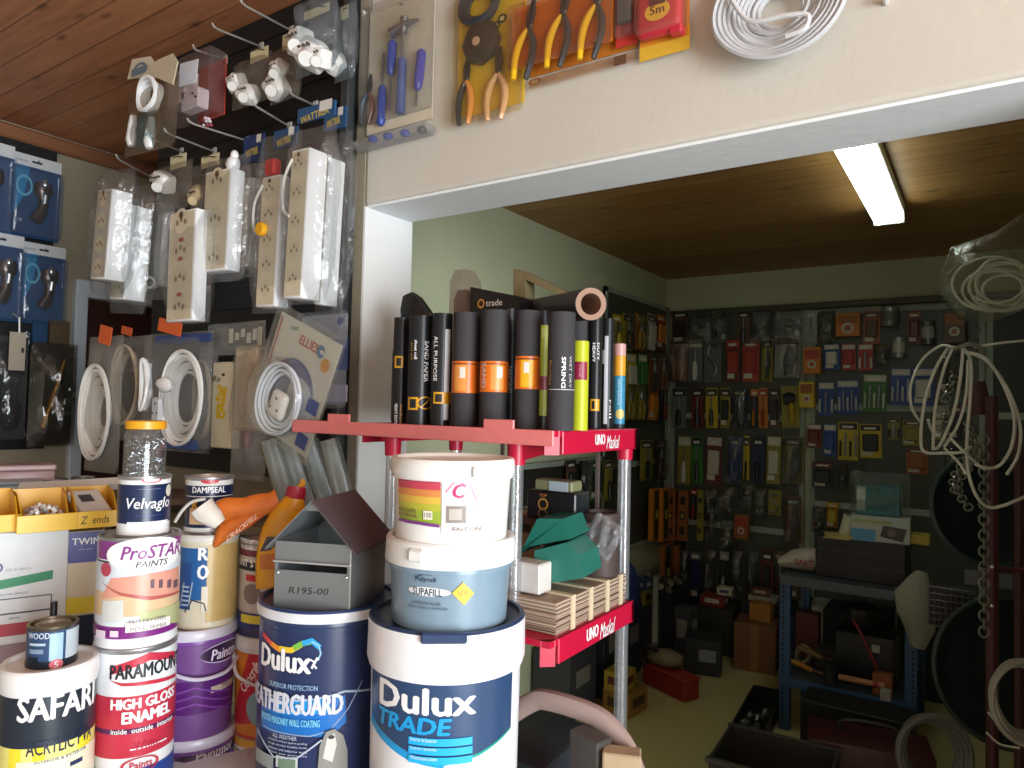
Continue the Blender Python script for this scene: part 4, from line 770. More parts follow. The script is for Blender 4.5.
# ---- base shelf of the stand: sander case and timber
zb_ = .645
o = thing('sander_case', 'grey moulded tool case with pinkish rim in the bottom of the red stand', 'tool case', (-.95, 1.43, zb_)); b = MB(); b.box((0, 0, .1), (.36, .26, .2), M('#2e333b', .45), bev=.02, seg=2); b.build('case_body', o); q = o.location; b = MB(); loft(b, curve([onY(500, 722, 1.27)-q, onY(530, 703, 1.27)-q, onY(548, 700, 1.27)-q, onY(596, 716, 1.27)-q, onY(622, 742, 1.27)-q, onY(636, 775, 1.27)-q], 5), [.02]*26, [.014]*26, M('#a8938c', .5), (0, 1, 0), 12, sq=3); b.build('carry_strap', o); b = MB(); b.tube(curve([(-.1, -.15, .2), (-.1, -.18, .17), (.1, -.18, .15), (.1, -.15, .2)], 6), .012, M('#8f8480', .45), 8); b.build('handle', o)
bx('wood_block', 'beige block of wood lying at the front of the stand bottom', 'block', (onY(622, 755, 1.22).x, 1.22, zb_), (.07, .04, onY(622, 750, 1.22).z-zb_), '#b09a7c', rz=.4)
bx('grey_block', 'dark grey rubbing block on the bottom shelf of the stand', 'block', (onY(588, 750, 1.215).x, 1.225, zb_), (.075, .04, onY(588, 735, 1.215).z-zb_), '#4a4744', rz=-.3, parts=[('pad', (-.028, -.021, .09), (.016, .004, .2), '#8f8378')])
# ================================================================== PACKS HANGING ABOVE THE OPENING
nail = M('#8a8a88', .3, .8)
def hook(par, u, v, y=-.012): b = MB(); b.cyl((u, .03, v), (u, y, v), .0025, nail, seg=6); return b.build('nail', par)
# tool set
cd = Card('tool_set_pack', 'clear pack with hammer, pliers and blue handled tools hanging beside the black board', 'tool set', 400, 150, Y=1.492)
cd.board(367, -15, 436, 136, '#d9cdb4'); cd.blister(366, -14, 437, 128, .035, CLEAR(.04, '#eef0f0', .25, .1, .3)); a = cd.pick(400, 133)
cd.blister(363, 127, 437, 154, .045, CLEAR(.14, '#dcdfe0', .4, .1, .4), name='bottom_flap', bev=.003)
bl = '#34479c'
o = MB(); h0, h1 = cd.pt(408, 36, -.02), cd.pt(405, 116, -.02); o.cyl(cd.pt(407, 62, -.02), h1, .0125, M('#4a5c90', .3), .014, 10); hm = o.build('hammer', cd.o)
o = MB(); o.cyl(h0, cd.pt(407, 66, -.02), .006, M('#b9bcc0', .2, .9), seg=8); hd_ = cd.pt(409, 28, -.02); o.cyl(hd_+Vector((-.05, 0, -.012)), hd_+Vector((.0, 0, 0)), .016, M('#a2a5aa', .2, .9), .012, 12); o.cyl(hd_, hd_+Vector((.055, 0, .0)), .012, M('#a2a5aa', .2, .9), .004, 10); o.cyl(hd_+Vector((0, 0, .022)), h0, .012, M('#a2a5aa', .2, .9), seg=10); o.build('hammer_head', hm)
screwdriver(cd, 396, 43, 392, 112, bl, .014, hl=.5); screwdriver(cd, 384, 127, 387, 55, bl, .013, hl=.55)
screwdriver(cd, 425, 52, 419, 108, '#48459a', .014, hl=.72, name='wrench_driver')
pliers(cd, 372, 92, .1, '#3a4a5c', '#6b4436', rot=-.12)
for x in (379, 394, 411, 428):
    q = cd.pick(x, 142-(x-379)*.18); o = MB(); o.blob((q[0], -.025, q[1]), (.03, .03, .022), M('#2f4fae', .25) if x < 420 else M('#3a3f48', .3), 2); o.build('socket', cd.o)
L = cd.L(); L.ptext('R60', 375, 29, 386, 37, M('#7a7264', .5), shear=.3); L.build('price_marking', cd.o); hook(cd.o, *cd.pick(403, 5))
# yellow pliers card
cd = Card('pliers_pack', 'yellow card with pliers and dark tape hanging left of the orange pliers card', 'tool pack', 492, 128, Y=1.488)
cd.board(457, -20, 527, 120, '#e2bb22'); cd.blister(457, -20, 527, 128, .03, CLEAR(.04, '#f4eecc', .25, .1, .3))
o = MB(); q = cd.pick(485, 45); o.lathe([(.0, 0), (.055, 0), (.06, .006), (.06, .02), (.05, .026), (0, .026)], M('#2e2724', .35), 8, mtx=Matrix.Translation((q[0], -.003, q[1])) @ Matrix.Rotation(math.pi/2, 4, 'X')); tb = o.build('tape_measure', cd.o)
o = MB(); o.lathe([(0, 0), (.012, 0), (.012, .002), (0, .002)], M('#c8a088', .4), 12, mtx=Matrix.Translation((q[0]-.008, -.029, q[1])) @ Matrix.Rotation(math.pi/2, 4, 'X')); o.build('badge', tb)
o = MB(); q = cd.pick(483, 8); coil(o, q, .055, .05, 3, .011, M('#2c3140', .3), .25, .004, 28, y=-.016); o.build('dark_ring', cd.o)
pliers(cd, 469, 80, .125, '#2f3238', '#e2944a', rot=-.05, spread=.75); pliers(cd, 501, 72, .13, '#d8aa7c', '#dfae84', rot=-.08, jaw='#4a3c38')
for x, y, r in ((497, 26, 4), (503, 19, 4.5)): L = cd.L(.004); L.pell(x, y, r, r, M('#2a2622', .4)); L.pell(x, y, r*.55, r*.55, M('#d8c890', .4)); L.build('dial', cd.o)
L = cd.L(); L.ptext('6', 480, 89, 486, 96, M('#6a5a18', .5)); L.build('price_marking', cd.o); hook(cd.o, *cd.pick(490, -15))
# orange pliers card in front, and the one behind it
c0 = Card('pliers_pack', 'orange card mostly hidden behind the three yellow pliers, its lower edge showing', 'tool pack', 585, 84, Y=1.494)
c0.board(531, -20, 638, 78, '#c87a2a'); c0.blister(531, 62, 638, 82, .012, CLEAR(.05, '#e8c8a8', .3, .1, .3)); L = c0.L(.016); L.pell(538, 84, 6, 3, M('#8a4a1c', .4), hole=.7); L.prect(617, 66, 629, 60, M('#6a4a3a', .4)); L.build('print', c0.o); hook(c0.o, *c0.pick(580, -15))
cd = Card('pliers_pack', 'orange card carrying three pliers with yellow and black handles', 'tool pack', 560, 74, Y=1.464)
cd.board(512, -25, 614, 71, '#dd7d14'); cd.blister(511, -25, 615, 74, .026, CLEAR(.03, '#f6e0c8', .22, .1, .3))
for x, y in ((532, 27), (566, 13), (600, 3)): pliers(cd, x, y, .135, '#e3b31c', '#3c3a3c', rot=-.2, spread=.85, jaw='#4a4a50')
hook(cd.o, *cd.pick(560, -20))
cd = Card('blade_pack', 'red card with dark blade box between the pliers and the tape measure', 'blade pack', 627, 50, Y=1.478)
cd.board(616, -20, 639, 49, '#c83a34'); o = MB(); a, b_ = cd.pick(620, 27), cd.pick(634, -10); o.box(((a[0]+b_[0])/2, -.012, (a[1]+b_[1])/2), (b_[0]-a[0], .02, b_[1]-a[1]), M('#57534c', .35), bev=.003); o.build('blade_box', cd.o); cd.blister(617, -15, 637, 42, .026); hook(cd.o, *cd.pick(627, -15))
cd = Card('tape_pack', 'orange and yellow card with red tape measure marked 5m', 'tape measure pack', 662, 53, Y=1.486)
cd.board(640, -20, 690, 49, '#e0902c'); L = cd.L(); L.prect(640, 49, 690, 40, M('#e2b43a', .4)); L.build('print', cd.o)
q = cd.pick(664, 18); o = MB(); o.box((q[0], -.022, q[1]), (.105, .036, .105), M('#c22f3c', .3), bev=.014, seg=3); o.box((q[0]+.04, -.022, q[1]-.05), (.03, .03, .02), M('#c22f3c', .3), bev=.004); tp = o.build('tape_case', cd.o)
L = cd.L(.0405); L.pell(664, 19, 12.5, 9.5, M('#e9b83c', .3)); L.ptext('5m', 657, 14, 671, 22, M('#6a3a1c', .3), bold=.03); L.prect(656, 11, 672, 8, M('#5a2028', .3)); L.build('badge', tp); cd.blister(641, -20, 690, 44, .048, CLEAR(.04, '#f6e8d8', .3, .08, .25)); hook(cd.o, *cd.pick(664, -15))
# white cable coil on a nail
p = onY(780, 18, 1.47); o = thing('cable_coil', 'coil of white cable hanging on the cream wall above the opening', 'cable coil', (p.x, 1.462, p.z)); b = MB(); coil(b, (0, .02), .13, .108, 10, .0056, M('#c4c6c8', .4), .72, .0035, 44, seed=5); b.build('cable', o)
b = MB(); b.tube(curve([(-.09, -.025, .05), (-.05, -.03, -.01), (.02, -.032, -.02), (.06, -.03, -.03), (.055, -.03, -.055), (.02, -.028, -.06)], 8), .0052, M('#dadbdc', .4), 8); b.build('loose_end', o); hook(o, 0, .125, -.02); 
o = thing('wall_nail', 'bare nail and plug in the cream wall right of the cable coil', 'nail', onY(886, 3, 1.499)); b = MB(); b.cyl((0, 0, 0), (0, -.03, .005), .006, M('#c9c6c0', .5), seg=8); b.build('nail_body', o)
# ================================================================== PACKS ON THE BLACK BOARD
lt = CLEAR(.03, '#f2f5f6', .3, .12, .9, 26); milky = CLEAR(.14, '#e4e2dc', .3, .16, .9, 22)
bg_, wt, beige = '#d6cdb6', '#eef0f0', M('#d9ceb4', .45)
# peg hooks
hk = [((212, 27), (262, 47)), ((240, 3), (292, 31)), ((164, 132), (215, 152)), ((152, 139), (182, 152)), ((187, 122), (248, 141)), ((252, 104), (290, 127)), ((290, 94), (316, 106)), ((116, 158), (152, 178)), ((193, 49), (226, 60))]
wh_ = ['with its tip above the red pack', 'highest one, near the ceiling', 'above the cream tagged packs', 'short one under the white plug bag', 'under the red carded pack', 'under the big adaptor pack', 'short one above the blue header card', 'lowest, at the board edge', 'shortest, right of the red pack']
for (t, e), s in zip(hk, wh_):
    e3 = onY(e[0], e[1], 1.468); t3 = onY(t[0], t[1], 1.20); o = thing('peg_hook', 'thin white wire display hook on the black board, '+s, 'hook', e3, 0, 'wire display hooks'); v = t3-e3
    b = MB(); b.tube([Vector((0, .004, 0)), v*.9, v*.97+Vector((0, 0, .004)), v+Vector((0, 0, .012))], .0032, M('#cfcdc6', .3, .4), 6); b.build('wire', o); b = MB(); b.box((0, -.002, 0), (.02, .006, .03), M('#bdbbb4', .4), bev=.001); b.build('back_plate', o)
def plug(mb, c, s, m, rot=0, pins=True):
    mb.blob((c[0], c[1], c[2]), (s, s*.8, s*1.0), m, 2, .04); mb.blob((c[0]+s*.1, c[1], c[2]+s*.5), (s*.5, s*.5, s*.7), m, 2)
    if pins:
        for k in (-.25, 0, .25): mb.cyl((c[0]+k*s, c[1]-s*.3, c[2]-s*.4), (c[0]+k*s, c[1]-s*.3, c[2]-s*.95), s*.07, M('#c8a860', .25, .8), seg=6)
# 1 white plugs and cord in bag
cd = Card('cord_pack', 'clear bag with white coiled cord and two white plugs, top left of the board', 'cord pack', 153, 160, Y=1.22, rot=.05)
cd.bag(124, 75, 180, 158, .05, CLEAR(.12, '#b8a890', .25, .15, .8, 22)); o = MB(); q0 = cd.pick(128, 78), cd.pick(180, 55); a, b_ = cd.pick(130, 80), cd.pick(181, 58); o.prism([cd.pick(*p_) for p_ in ((129, 80), (134, 60), (152, 57), (158, 66), (142, 78))], -.006, -.003, M('#d6cab2', .6)); o.prism([cd.pick(*p_) for p_ in ((142, 80), (160, 62), (176, 55), (181, 63), (176, 86), (160, 79))], -.012, -.008, M('#c9bba0', .6)); hd_ = o.build('header_card', cd.o)
L = cd.L(.011); L.pell(143, 69, 6, 5, M('#6a7a88', .5), hole=.6); L.prect(135, 73, 150, 71.5, M('#6a7a88', .5)); L.build('print', hd_)
o = MB(); q = cd.pick(154, 97); coil(o, (q[0], q[1]), .05, .055, 6, .006, M(wt, .35), .3, .006, 30, y=-.01); o.build('cord', cd.o)
for x, y in ((136, 132), (154, 134)):
    o = MB(); q = cd.pick(x, y); loft(o, [(q[0], -.012, q[1]+.05), (q[0], -.012, q[1]+.02), (q[0]-.004, -.012, q[1]-.03), (q[0]-.002, -.012, q[1]-.05)], [.01, .016, .021, .013], [.01, .014, .016, .01], M('#e9eaea', .35), (0, 1, 0), 12); o.build('plug', cd.o)
o = MB(); q = cd.pick(150, 130); o.pillow(q[0], q[1]-.055, .1, .11, .04, CLEAR(.1, '#7fb4c4', .3, .12, .6), y=-.012); o.build('plug_bag', cd.o)
# 2 red carded pack
cd = Card('timer_pack', 'red carded pack with white boxes and a white price tag, near the ceiling', 'carded pack', 204, 130, Y=1.33)
cd.board(198, 58, 227, 124, '#c8452f'); o = MB(); a, b_ = cd.pick(182, 113), cd.pick(201, 74); o.box(((a[0]+b_[0])/2, -.03, (a[1]+b_[1])/2), (b_[0]-a[0], .05, b_[1]-a[1]), M('#cdbfbc', .45), bev=.004); o.build('inner_box', cd.o)
o = MB(); a, b_ = cd.pick(196, 118), cd.pick(214, 92); o.box(((a[0]+b_[0])/2, -.035, (a[1]+b_[1])/2), (b_[0]-a[0], .04, b_[1]-a[1]), M('#dcd6dc', .45), bev=.004); for_ = [o.blob(cd.pt(209+k, 100+k, -.058), (.012, .01, .008), M('#3a3034', .4), 1) for k in (0, 3)]; o.build('white_box', cd.o)
o = MB(); a, b_ = cd.pick(197, 96), cd.pick(216, 66); o.box(((a[0]+b_[0])/2, -.064, (a[1]+b_[1])/2), (b_[0]-a[0], .002, b_[1]-a[1]), M('#e4e6ee', .5), rot=(0, .1, 0)); o.build('price_tag', cd.o); cd.blister(181, 52, 228, 131, .062, CLEAR(.06, '#e8d8d4', .25, .1, .7))
o = MB(); [o.blob(cd.pt(216+random.uniform(-5, 6), 125+random.uniform(-4, 5), -.03), (.012, .012, .012), M(random.choice(['#c8a0a8', '#a84a5a', '#e0d8dc']), .4), 1) for k in range(12)]; o.build('small_fittings', cd.o)
# adaptor packs
def adaptor(label, tagr, bagr, blobs, Y, dep=.07, bagm=None, plugm='#e6e4de'):
    cd = Card('adaptor_pack', label, 'adaptor pack', (bagr[0]+bagr[2])/2, bagr[3], Y=Y, group='bagged plug adaptors'); bm_ = bagm or CLEAR(.09, '#c4bcb0', .3, .1, .9, 24)
    o = MB(); a, b_ = cd.pick(tagr[0], tagr[3]), cd.pick(tagr[2], tagr[1]); o.box(((a[0]+b_[0])/2, -.006, (a[1]+b_[1])/2), (b_[0]-a[0], .002, b_[1]-a[1]), M('#d3c8a2', .6)); t = o.build('tag_card', cd.o)
    L = cd.L(.009); L.pband([(tagr[0]+3, tagr[1]+6), (tagr[0]+8, tagr[1]+4), (tagr[2]-3, tagr[1]+5)], .004, M('#4a4438', .5)); L.build('handwriting', t)
    for i, (x, y, s) in enumerate(blobs):
        q = cd.pt(x, y, -.02); o = MB(); m = M(plugm, .35); rnd = random.Random(i+int(x)); o.box(q, (s, s*.75, s*.9), m, rot=(rnd.uniform(-.5, .5), rnd.uniform(-.6, .6), rnd.uniform(-.5, .5)), bev=s*.18, seg=2); o.cyl(q+Vector((0, -s*.1, 0)), q+Vector((s*.35, -s*.55, -s*.45)), s*.3, m, s*.24, 12); o.blob(q+Vector((-s*.35, 0, s*.35)), (s*.6, s*.5, s*.6), m, 2, .05)
        for k in (-.2, 0, .2): o.cyl(q+Vector((s*(.1+k), -s*.38, s*.1)), q+Vector((s*(.1+k), -s*.5, s*.1)), s*.05, M('#4a4a48', .4), seg=6)
        o.build('plug_adaptor', cd.o)
    cd.bag(*bagr, dep, bm_); return cd
adaptor('bagged white plug adaptor with square cream tag, left of the twin pair', (252, 46, 270, 65), (232, 50, 272, 112), [(243, 86, .06), (254, 97, .062)], 1.34)
adaptor('bagged white plug adaptors hanging just right of the square cream tag', (284, 33, 293, 52), (270, 40, 302, 106), [(284, 74, .06), (282, 90, .07)], 1.36)
adaptor('largest clear bag of white plug adaptors, under the lettered tag near the ceiling', (306, 3, 331, 22), (296, -12, 338, 80), [(306, 46, .075), (318, 58, .085), (326, 62, .06)], 1.31, .1, CLEAR(.1, '#b4c4cc', .35, .08, .8, 20), '#f0f0ec')
adaptor('clear bag with one adaptor at the board edge, behind the largest adaptor bag', (342, 5, 350, 22), (334, 0, 357, 84), [(340, 66, .06)], 1.42, .07, CLEAR(.1, '#b4c4cc', .35, .08, .8, 20))
# tagged plug bags
adaptor('cream tagged bag with a white plug and brass pins', (172, 153, 188, 171), (157, 158, 193, 215), [(170, 184, .07)], 1.30)
cd = adaptor('cream tagged bag with a beige fitting, right of the white plug bag', (203, 153, 221, 170), (190, 158, 222, 216), [(204, 198, .06)], 1.33, plugm='#cdbb94')
# power strips
def strip(label, x0, x1, y0, y1, Y, shaded_face='#d8cdb2', hdr=None, rot=0, sw=(), dp=.05, bagpad=(6, 25, 7, 12), plugat=None, holes=5, bagm=None, cord=None):
    """x0..x1: the strip with its near side, y0..y1 its ends"""
    cd = Card('power_strip', label, 'power strip', (x0+x1)/2, y1, Y=Y, group='bagged power strips', rot=rot)
    h = cd.pick((x0+x1)/2, y0)[1]; kx = (onY(x1, (y0+y1)/2, Y).x-onY(x0, (y0+y1)/2, Y).x)
    w = max(.03, kx-dp*1.12); xo = -kx/2+w/2
    b = MB(); b.box((xo, 0, h/2), (w, dp, h), M('#eff0f0', .35), bev=.006, seg=2); body = b.build('strip_body', cd.o)
    L = Label(lambda u, v, o: Vector((xo+u, -dp/2-o, v)), off=.0004); fm = M(shaded_face, .4); L.rect(-w*.44, h*.02, w*.44, h*.98, fm); dk = M('#5a4030', .5)  # front tone: shade on the side turned from the door light, put into the colour
    for k in range(holes):
        z = h*(.12+.76*k/max(1, holes-1)); L.ell(0, z+h*.02, w*.28, w*.28, M('#cfc4a8', .45), 16)
        for u, v in ((0, .02), (-.15, -.012), (.15, -.012)): L.ell(u*w, z+h*.02+v*h*.8, w*.055, w*.065, M('#8a7a62', .5), 8)
    for z, cl in sw: L.rect(-w*.05, h*z-.006, w*.12, h*z+.006, M(cl, .4))
    L.ell(0, h*.955, w*.08, w*.08, dk, 10); L.build('socket_face', body)
    if cord:
        b = MB(); b.tube(curve([(xo-w*.3, -dp/2-.008, h*.93), (xo-w*.75, -dp/2-.004, h*.8), (xo-w*.8, -dp/2, h*.62), (xo-w*.3, -dp/2-.008, h*.55)], 8), .004, M('#e6e2d8', .4), 6); b.build('cord', cd.o)
    if plugat:
        q = cd.pick(*plugat); b = MB(); plug(b, (q[0], -.01, q[1]), .05, M('#eff0f0', .35), pins=False); b.build('plug', cd.o)
    if hdr:
        (hx0, hy0, hx1, hy1, cl) = hdr; a, b_ = cd.pick(hx0, hy1), cd.pick(hx1, hy0); o = MB(); o.box(((a[0]+b_[0])/2, 0, (a[1]+b_[1])/2), (b_[0]-a[0], .006, b_[1]-a[1]), M(cl, .4)); hc = o.build('header_card', cd.o)
        L = Label(cd.f, off=.004, pick=cd.pick); mx, my = (hx0+hx1)/2, (hy0+hy1)/2; L.ptext('WATTREK', hx0+4, my, hx1-6, my+7, M('#c8b45a', .4), bold=.03, rot=.12); L.prect(mx+4, hy0+9, hx1-3, hy0+2, M('#d8d8d0', .4)); L.build('print', hc)
    cd.bag(x0-bagpad[0]-2, y0-bagpad[1], x1+bagpad[2]+2, y1+bagpad[3], dp*1.45, bagm or lt, px=9, jit=.06); return cd
strip('slim white bagged power strip, leftmost on the board', 100, 127, 192, 281, 1.20, rot=.09, holes=4, shaded_face='#b9b1a4', dp=.068)
strip('slim white bagged power strip, second from the left edge of the board', 119, 147, 208, 301, 1.27, rot=.08, holes=4, dp=.072, shaded_face='#b9b1a4')
cd = strip('cloudy bag with a pale strip and coiled cord at its foot, third from left', 147, 172, 205, 286, 1.36, rot=.07, dp=.06, shaded_face='#c4c2bc', holes=3, bagm=milky, bagpad=(6, 12, 6, 14)); o = MB(); coil(o, (0, .005), .04, .02, 4, .004, M('#dcdcd8', .4), .3, .006, 20, y=-.03); o.build('cord', cd.o)
strip('long beige four socket strip with red switches, hanging lowest in the row', 172, 208, 212, 322, 1.26, sw=((.73, '#b0402c'), (.56, '#b0402c'), (.24, '#b0402c')), bagpad=(3, 3, 4, 4), dp=.045, holes=4)
strip('white bagged strip with plug on top, beside the long beige strip', 207, 244, 172, 272, 1.30, plugat=(236, 165), rot=.03, holes=3, bagpad=(5, 20, 5, 12))
strip('bagged pale strip with pins and a slanted blue header, behind the plug topped strip', 238, 264, 180, 268, 1.36, hdr=(243, 133, 265, 165, '#1f3a6a'), rot=.05, bagm=milky, bagpad=(4, 20, 4, 10))
cd = strip('beige strip with red plug and yellow button under a blue header', 262, 294, 178, 308, 1.30, hdr=(274, 126, 298, 150, '#234a72'), rot=.03, cord=True, bagpad=(8, 50, 6, 6)); o = MB(); q = cd.pick(273, 168); o.box((q[0], 0, q[1]), (.045, .03, .05), M('#c8322c', .4), bev=.006); o.build('red_plug', cd.o); o = MB(); q = cd.pick(272, 232); o.lathe([(0, 0), (.02, 0), (.02, .012), (.016, .016), (0, .016)], M('#e6a81e', .35), 16, mtx=Matrix.Translation((q[0], -.03, q[1])) @ Matrix.Rotation(math.pi/2, 4, 'X')); o.build('yellow_button', cd.o)
strip('longest white bagged strip under a blue header, second from the right edge of the board', 292, 328, 152, 300, 1.29, hdr=(298, 100, 336, 124, '#27527c'), rot=.04, cord=True, bagpad=(6, 30, 7, 5), dp=.065)
strip('white bagged strip with its broad side showing, at the right edge of the board', 322, 346, 160, 306, 1.405, hdr=(324, 106, 347, 132, '#27527c'), rot=.04, bagpad=(5, 30, 5, 5), dp=.065)
# third row: extension cords
def cordbag(label, bagr, loopc, rx, rz, n, Y, rot=0, tagp=None, m='#e4e2dc', dep=.06, r=.0052, bagm=None, spread=.25):
    cd = Card('cord_pack', label, 'extension cord', (bagr[0]+bagr[2])/2, bagr[3], Y=Y, group='bagged extension cords'); q = cd.pick(*loopc); ax = abs(cd.pick(loopc[0]+rx, loopc[1])[0]-q[0]); az = abs(cd.pick(loopc[0], loopc[1]-rz)[1]-q[1])
    o = MB(); coil(o, q, ax, az, n, r, M(m, .4), spread, .007 if n < 8 else .0035, 36, rot=rot, y=-.012); o.build('cord', cd.o); cd.bag(*bagr, dep, bagm or milky)
    if tagp: o = MB(); a, b_ = cd.pick(tagp[0], tagp[3]), cd.pick(tagp[2], tagp[1]); o.box(((a[0]+b_[0])/2, -.02, (a[1]+b_[1])/2), (b_[0]-a[0], .002, b_[1]-a[1]), M('#d8602a', .5), rot=(0, .2, 0)); o.build('orange_tag', cd.o)
    return cd
cordbag('milky bag with a long oval of white cord, leftmost of the cords', (84, 335, 124, 470), (103, 412), 15, 48, 12, 1.24, spread=.7, r=.005, tagp=(105, 326, 118, 345))
cordbag('bag of beige cord behind the long oval one, with a small orange tag', (117, 335, 152, 440), (131, 385), 13, 40, 5, 1.33, tagp=(127, 327, 138, 336), m='#c9b8a0')
cd = cordbag('white extension cord with plug on a blue card, behind the screw jar', (140, 330, 214, 448), (188, 398), 21, 48, 9, 1.27, spread=.5, rot=-.1, tagp=(164, 320, 188, 335), m='#efefec', r=.0048, bagm=CLEAR(.09, '#dfe2e4', .3, .12, .9, 24)); cd.board(158, 333, 214, 345, '#27407c', y=-.008, name='blue_header'); cd.board(166, 440, 200, 447, '#2b4f9a', y=-.008, name='blue_footer')
o = MB(); q = cd.pick(153, 385); coil(o, q, .016, .085, 4, .006, M('#f2f3f3', .35), .3, .007, 30, y=-.02); o.build('cord_bundle', cd.o)
o = MB(); q = cd.pick(176, 385); loft(o, [(q[0]-.04, -.03, q[1]+.005), (q[0]-.01, -.03, q[1]), (q[0]+.015, -.03, q[1]-.005), (q[0]+.03, -.03, q[1]-.01)], [.014, .026, .02, .008], [.014, .02, .014, .008], M('#f0f0ee', .35), (0, 1, 0), 12); o.build('plug', cd.o)
o = MB(); q = cd.pick(167, 410); o.box((q[0], -.03, q[1]), (.05, .02, .08), M('#cfd4d8', .4), bev=.008); [o.cyl((q[0]+u, -.041, q[1]+v), (q[0]+u, -.0405, q[1]+v), .004, M('#3a4a6a', .4), seg=8) for u, v in ((0, .02), (-.012, -.01), (.012, -.01))]; o.build('socket', cd.o)
cordbag('thin beige cord loop in a bag right of the blue carded cord', (196, 345, 218, 448), (207, 400), 8, 40, 3, 1.33, m='#c4b294')
cd = Card('label_pack', 'clear bag with black and white printed label above the slim cream box', 'labelled bag', 238, 356, Y=1.30); cd.board(228, 324, 264, 346, '#1e1e1e', name='black_label'); L = cd.L(.003); [L.prect(230+k*6, 343-(k % 3)*3, 234+k*6, 329+(k % 2)*4, M('#d8d4c8', .5)) for k in range(5)]; L.prect(259, 345, 263, 327, M('#c8c0a8', .5)); L.build('print', cd.o); cd.bag(207, 320, 266, 356, .04, CLEAR(.16, '#d8dcd8', .35, .12, 1, 30))
cd = Card('cream_pack', 'slim cream box with yellow printed digits hanging below the black label', 'boxed strip', 227, 447, Y=1.32); o = MB(); a, b_ = cd.pick(215, 447), cd.pick(238, 362); o.box(((a[0]+b_[0])/2, 0, (a[1]+b_[1])/2), (b_[0]-a[0], .035, b_[1]-a[1]), M('#d6ccae', .5), bev=.003); bb = o.build('box_body', cd.o)
L = cd.L(.018); L.ptext('28', 222, 386, 231, 402, M('#d8b01c', .4), bold=.06, rot=-.2); L.ptext('05', 222, 403, 230, 419, M('#d8b01c', .4), bold=.06); L.ptext('Re', 219, 376, 226, 382, M('#3a3428', .5)); L.pell(229, 375, 1.5, 1.5, M('#2a2418', .5)); L.build('print', bb)
cd = Card('beige_pack', 'cloudy bag with a beige fitting hanging left of the tilted white card', 'bagged fitting', 254, 478, Y=1.31); o = MB(); a, b_ = cd.pick(237, 430), cd.pick(264, 345); o.box(((a[0]+b_[0])/2, 0, (a[1]+b_[1])/2), ((b_[0]-a[0]), .04, b_[1]-a[1]), M('#bfae92', .5), bev=.01); o.build('fitting_body', cd.o); o = MB(); q = cd.pick(250, 440); o.blob((q[0], -.01, q[1]), (.03, .03, .06), M('#8a4a5a', .4), 2); o.build('coloured_insert', cd.o); cd.bag(230, 338, 270, 478, .07, milky)
# tilted white carded extension cord
cd = Card('cord_card', 'tilted white carded extension cord with blue ring, beside the red shelf corner', 'extension cord', 277, 437, Y=1.218, rot=.40)
W2, H2 = .255, .31
o = MB(); o.box((0, .001, H2/2), (W2, .002, H2), M('#ded8c6', .4)); o.build('backing_card', cd.o)
L = Label(cd.f, off=.0008, dl=.0003); L.text('ELLIES', .012, H2*.87, .024, M('#c2452c', .4), w=.075, bold=.035); L.ell(.062, H2*.865, .016, .017, M('#3a78a0', .4)); L.ell(.068, H2*.865, .010, .0055, M('#ded8c6', .4)); L.ell(.092, H2*.78, .017, .018, M('#e0981e', .4)); L.text('5m', .092, H2*.78, .011, M('#c07818', .4)); L.text('ext', -.055, H2*.93, .012, M('#5a9a7a', .4), rot=.3); L.rect(-.118, H2*.5, -.112, H2*.97, M('#c0565a', .4)); L.ell(-.005, H2*.38, .095, .10, M('#28428a', .4), 32); L.ell(.022, H2*.33, .075, .078, M('#e6e6e2', .4)); L.poly([(-.01, H2*.26), (-.06, H2*.28), (-.055, H2*.5), (-.01, H2*.55)], M('#28428a', .4)); L.rect(.075, H2*.05, .118, H2*.17, M('#28428a', .4)); L.rect(.075, H2*.36, .118, H2*.48, M('#28428a', .4)); L.build('print', cd.o)
o = MB(); coil(o, (-.012, H2*.34), .084, .096, 4, .0046, M('#dfe6ec', .3), .42, .005, 48, y=-.018); o.build('cord', cd.o)
o = MB(); o.box((-.006, -.022, H2*.29), (.062, .024, .075), M('#e9e4da', .35), bev=.014, seg=3); sk = o.build('socket', cd.o); L = Label(cd.f, off=.0345); [L.ell(-.006+u, H2*.29+v, .0042, .0042, M('#4a4a4a', .4), 10) for u, v in ((.0, .018), (-.015, -.01), (.015, -.01))]; L.build('pin_holes', sk)
o = MB(); o.box((0, -.006, H2*.51), (W2+.03, .004, H2*1.12), CLEAR(.02, '#eef2f4', .2, .05, .15)); o.build('clear_cover', cd.o); o = MB(); o.lathe([(.105, 0), (.105, .035), (.095, .048), (.0, .052)], CLEAR(.02, '#f4f8fa', .25, .04, .1), 32, mtx=Matrix.Translation((-.008, -.008, H2*.36)) @ Matrix.Rotation(math.pi/2, 4, 'X')); o.build('clear_dome', cd.o)
cd = Card('cable_card', 'pale blue printed card behind the tilted white card at the edge of the board', 'carded pack', 325, 408, Y=1.40); cd.board(303, 313, 348, 404, '#b4b4b8'); L = cd.L(); L.prect(303, 330, 348, 318, M('#d8d6d4', .4)); L.ptext('CABO', 316, 319, 335, 325, M('#6a6a78', .4)); L.pell(341, 321, 3.2, 4, M('#3a4a7c', .4)); L.prect(328, 370, 348, 340, M('#3f5a9a', .4)); L.prect(325, 402, 348, 385, M('#c8c4d4', .4)); L.build('print', cd.o); cd.blister(301, 310, 350, 408, .03, CLEAR(.06, '#dfe2ea', .3, .08, .6))
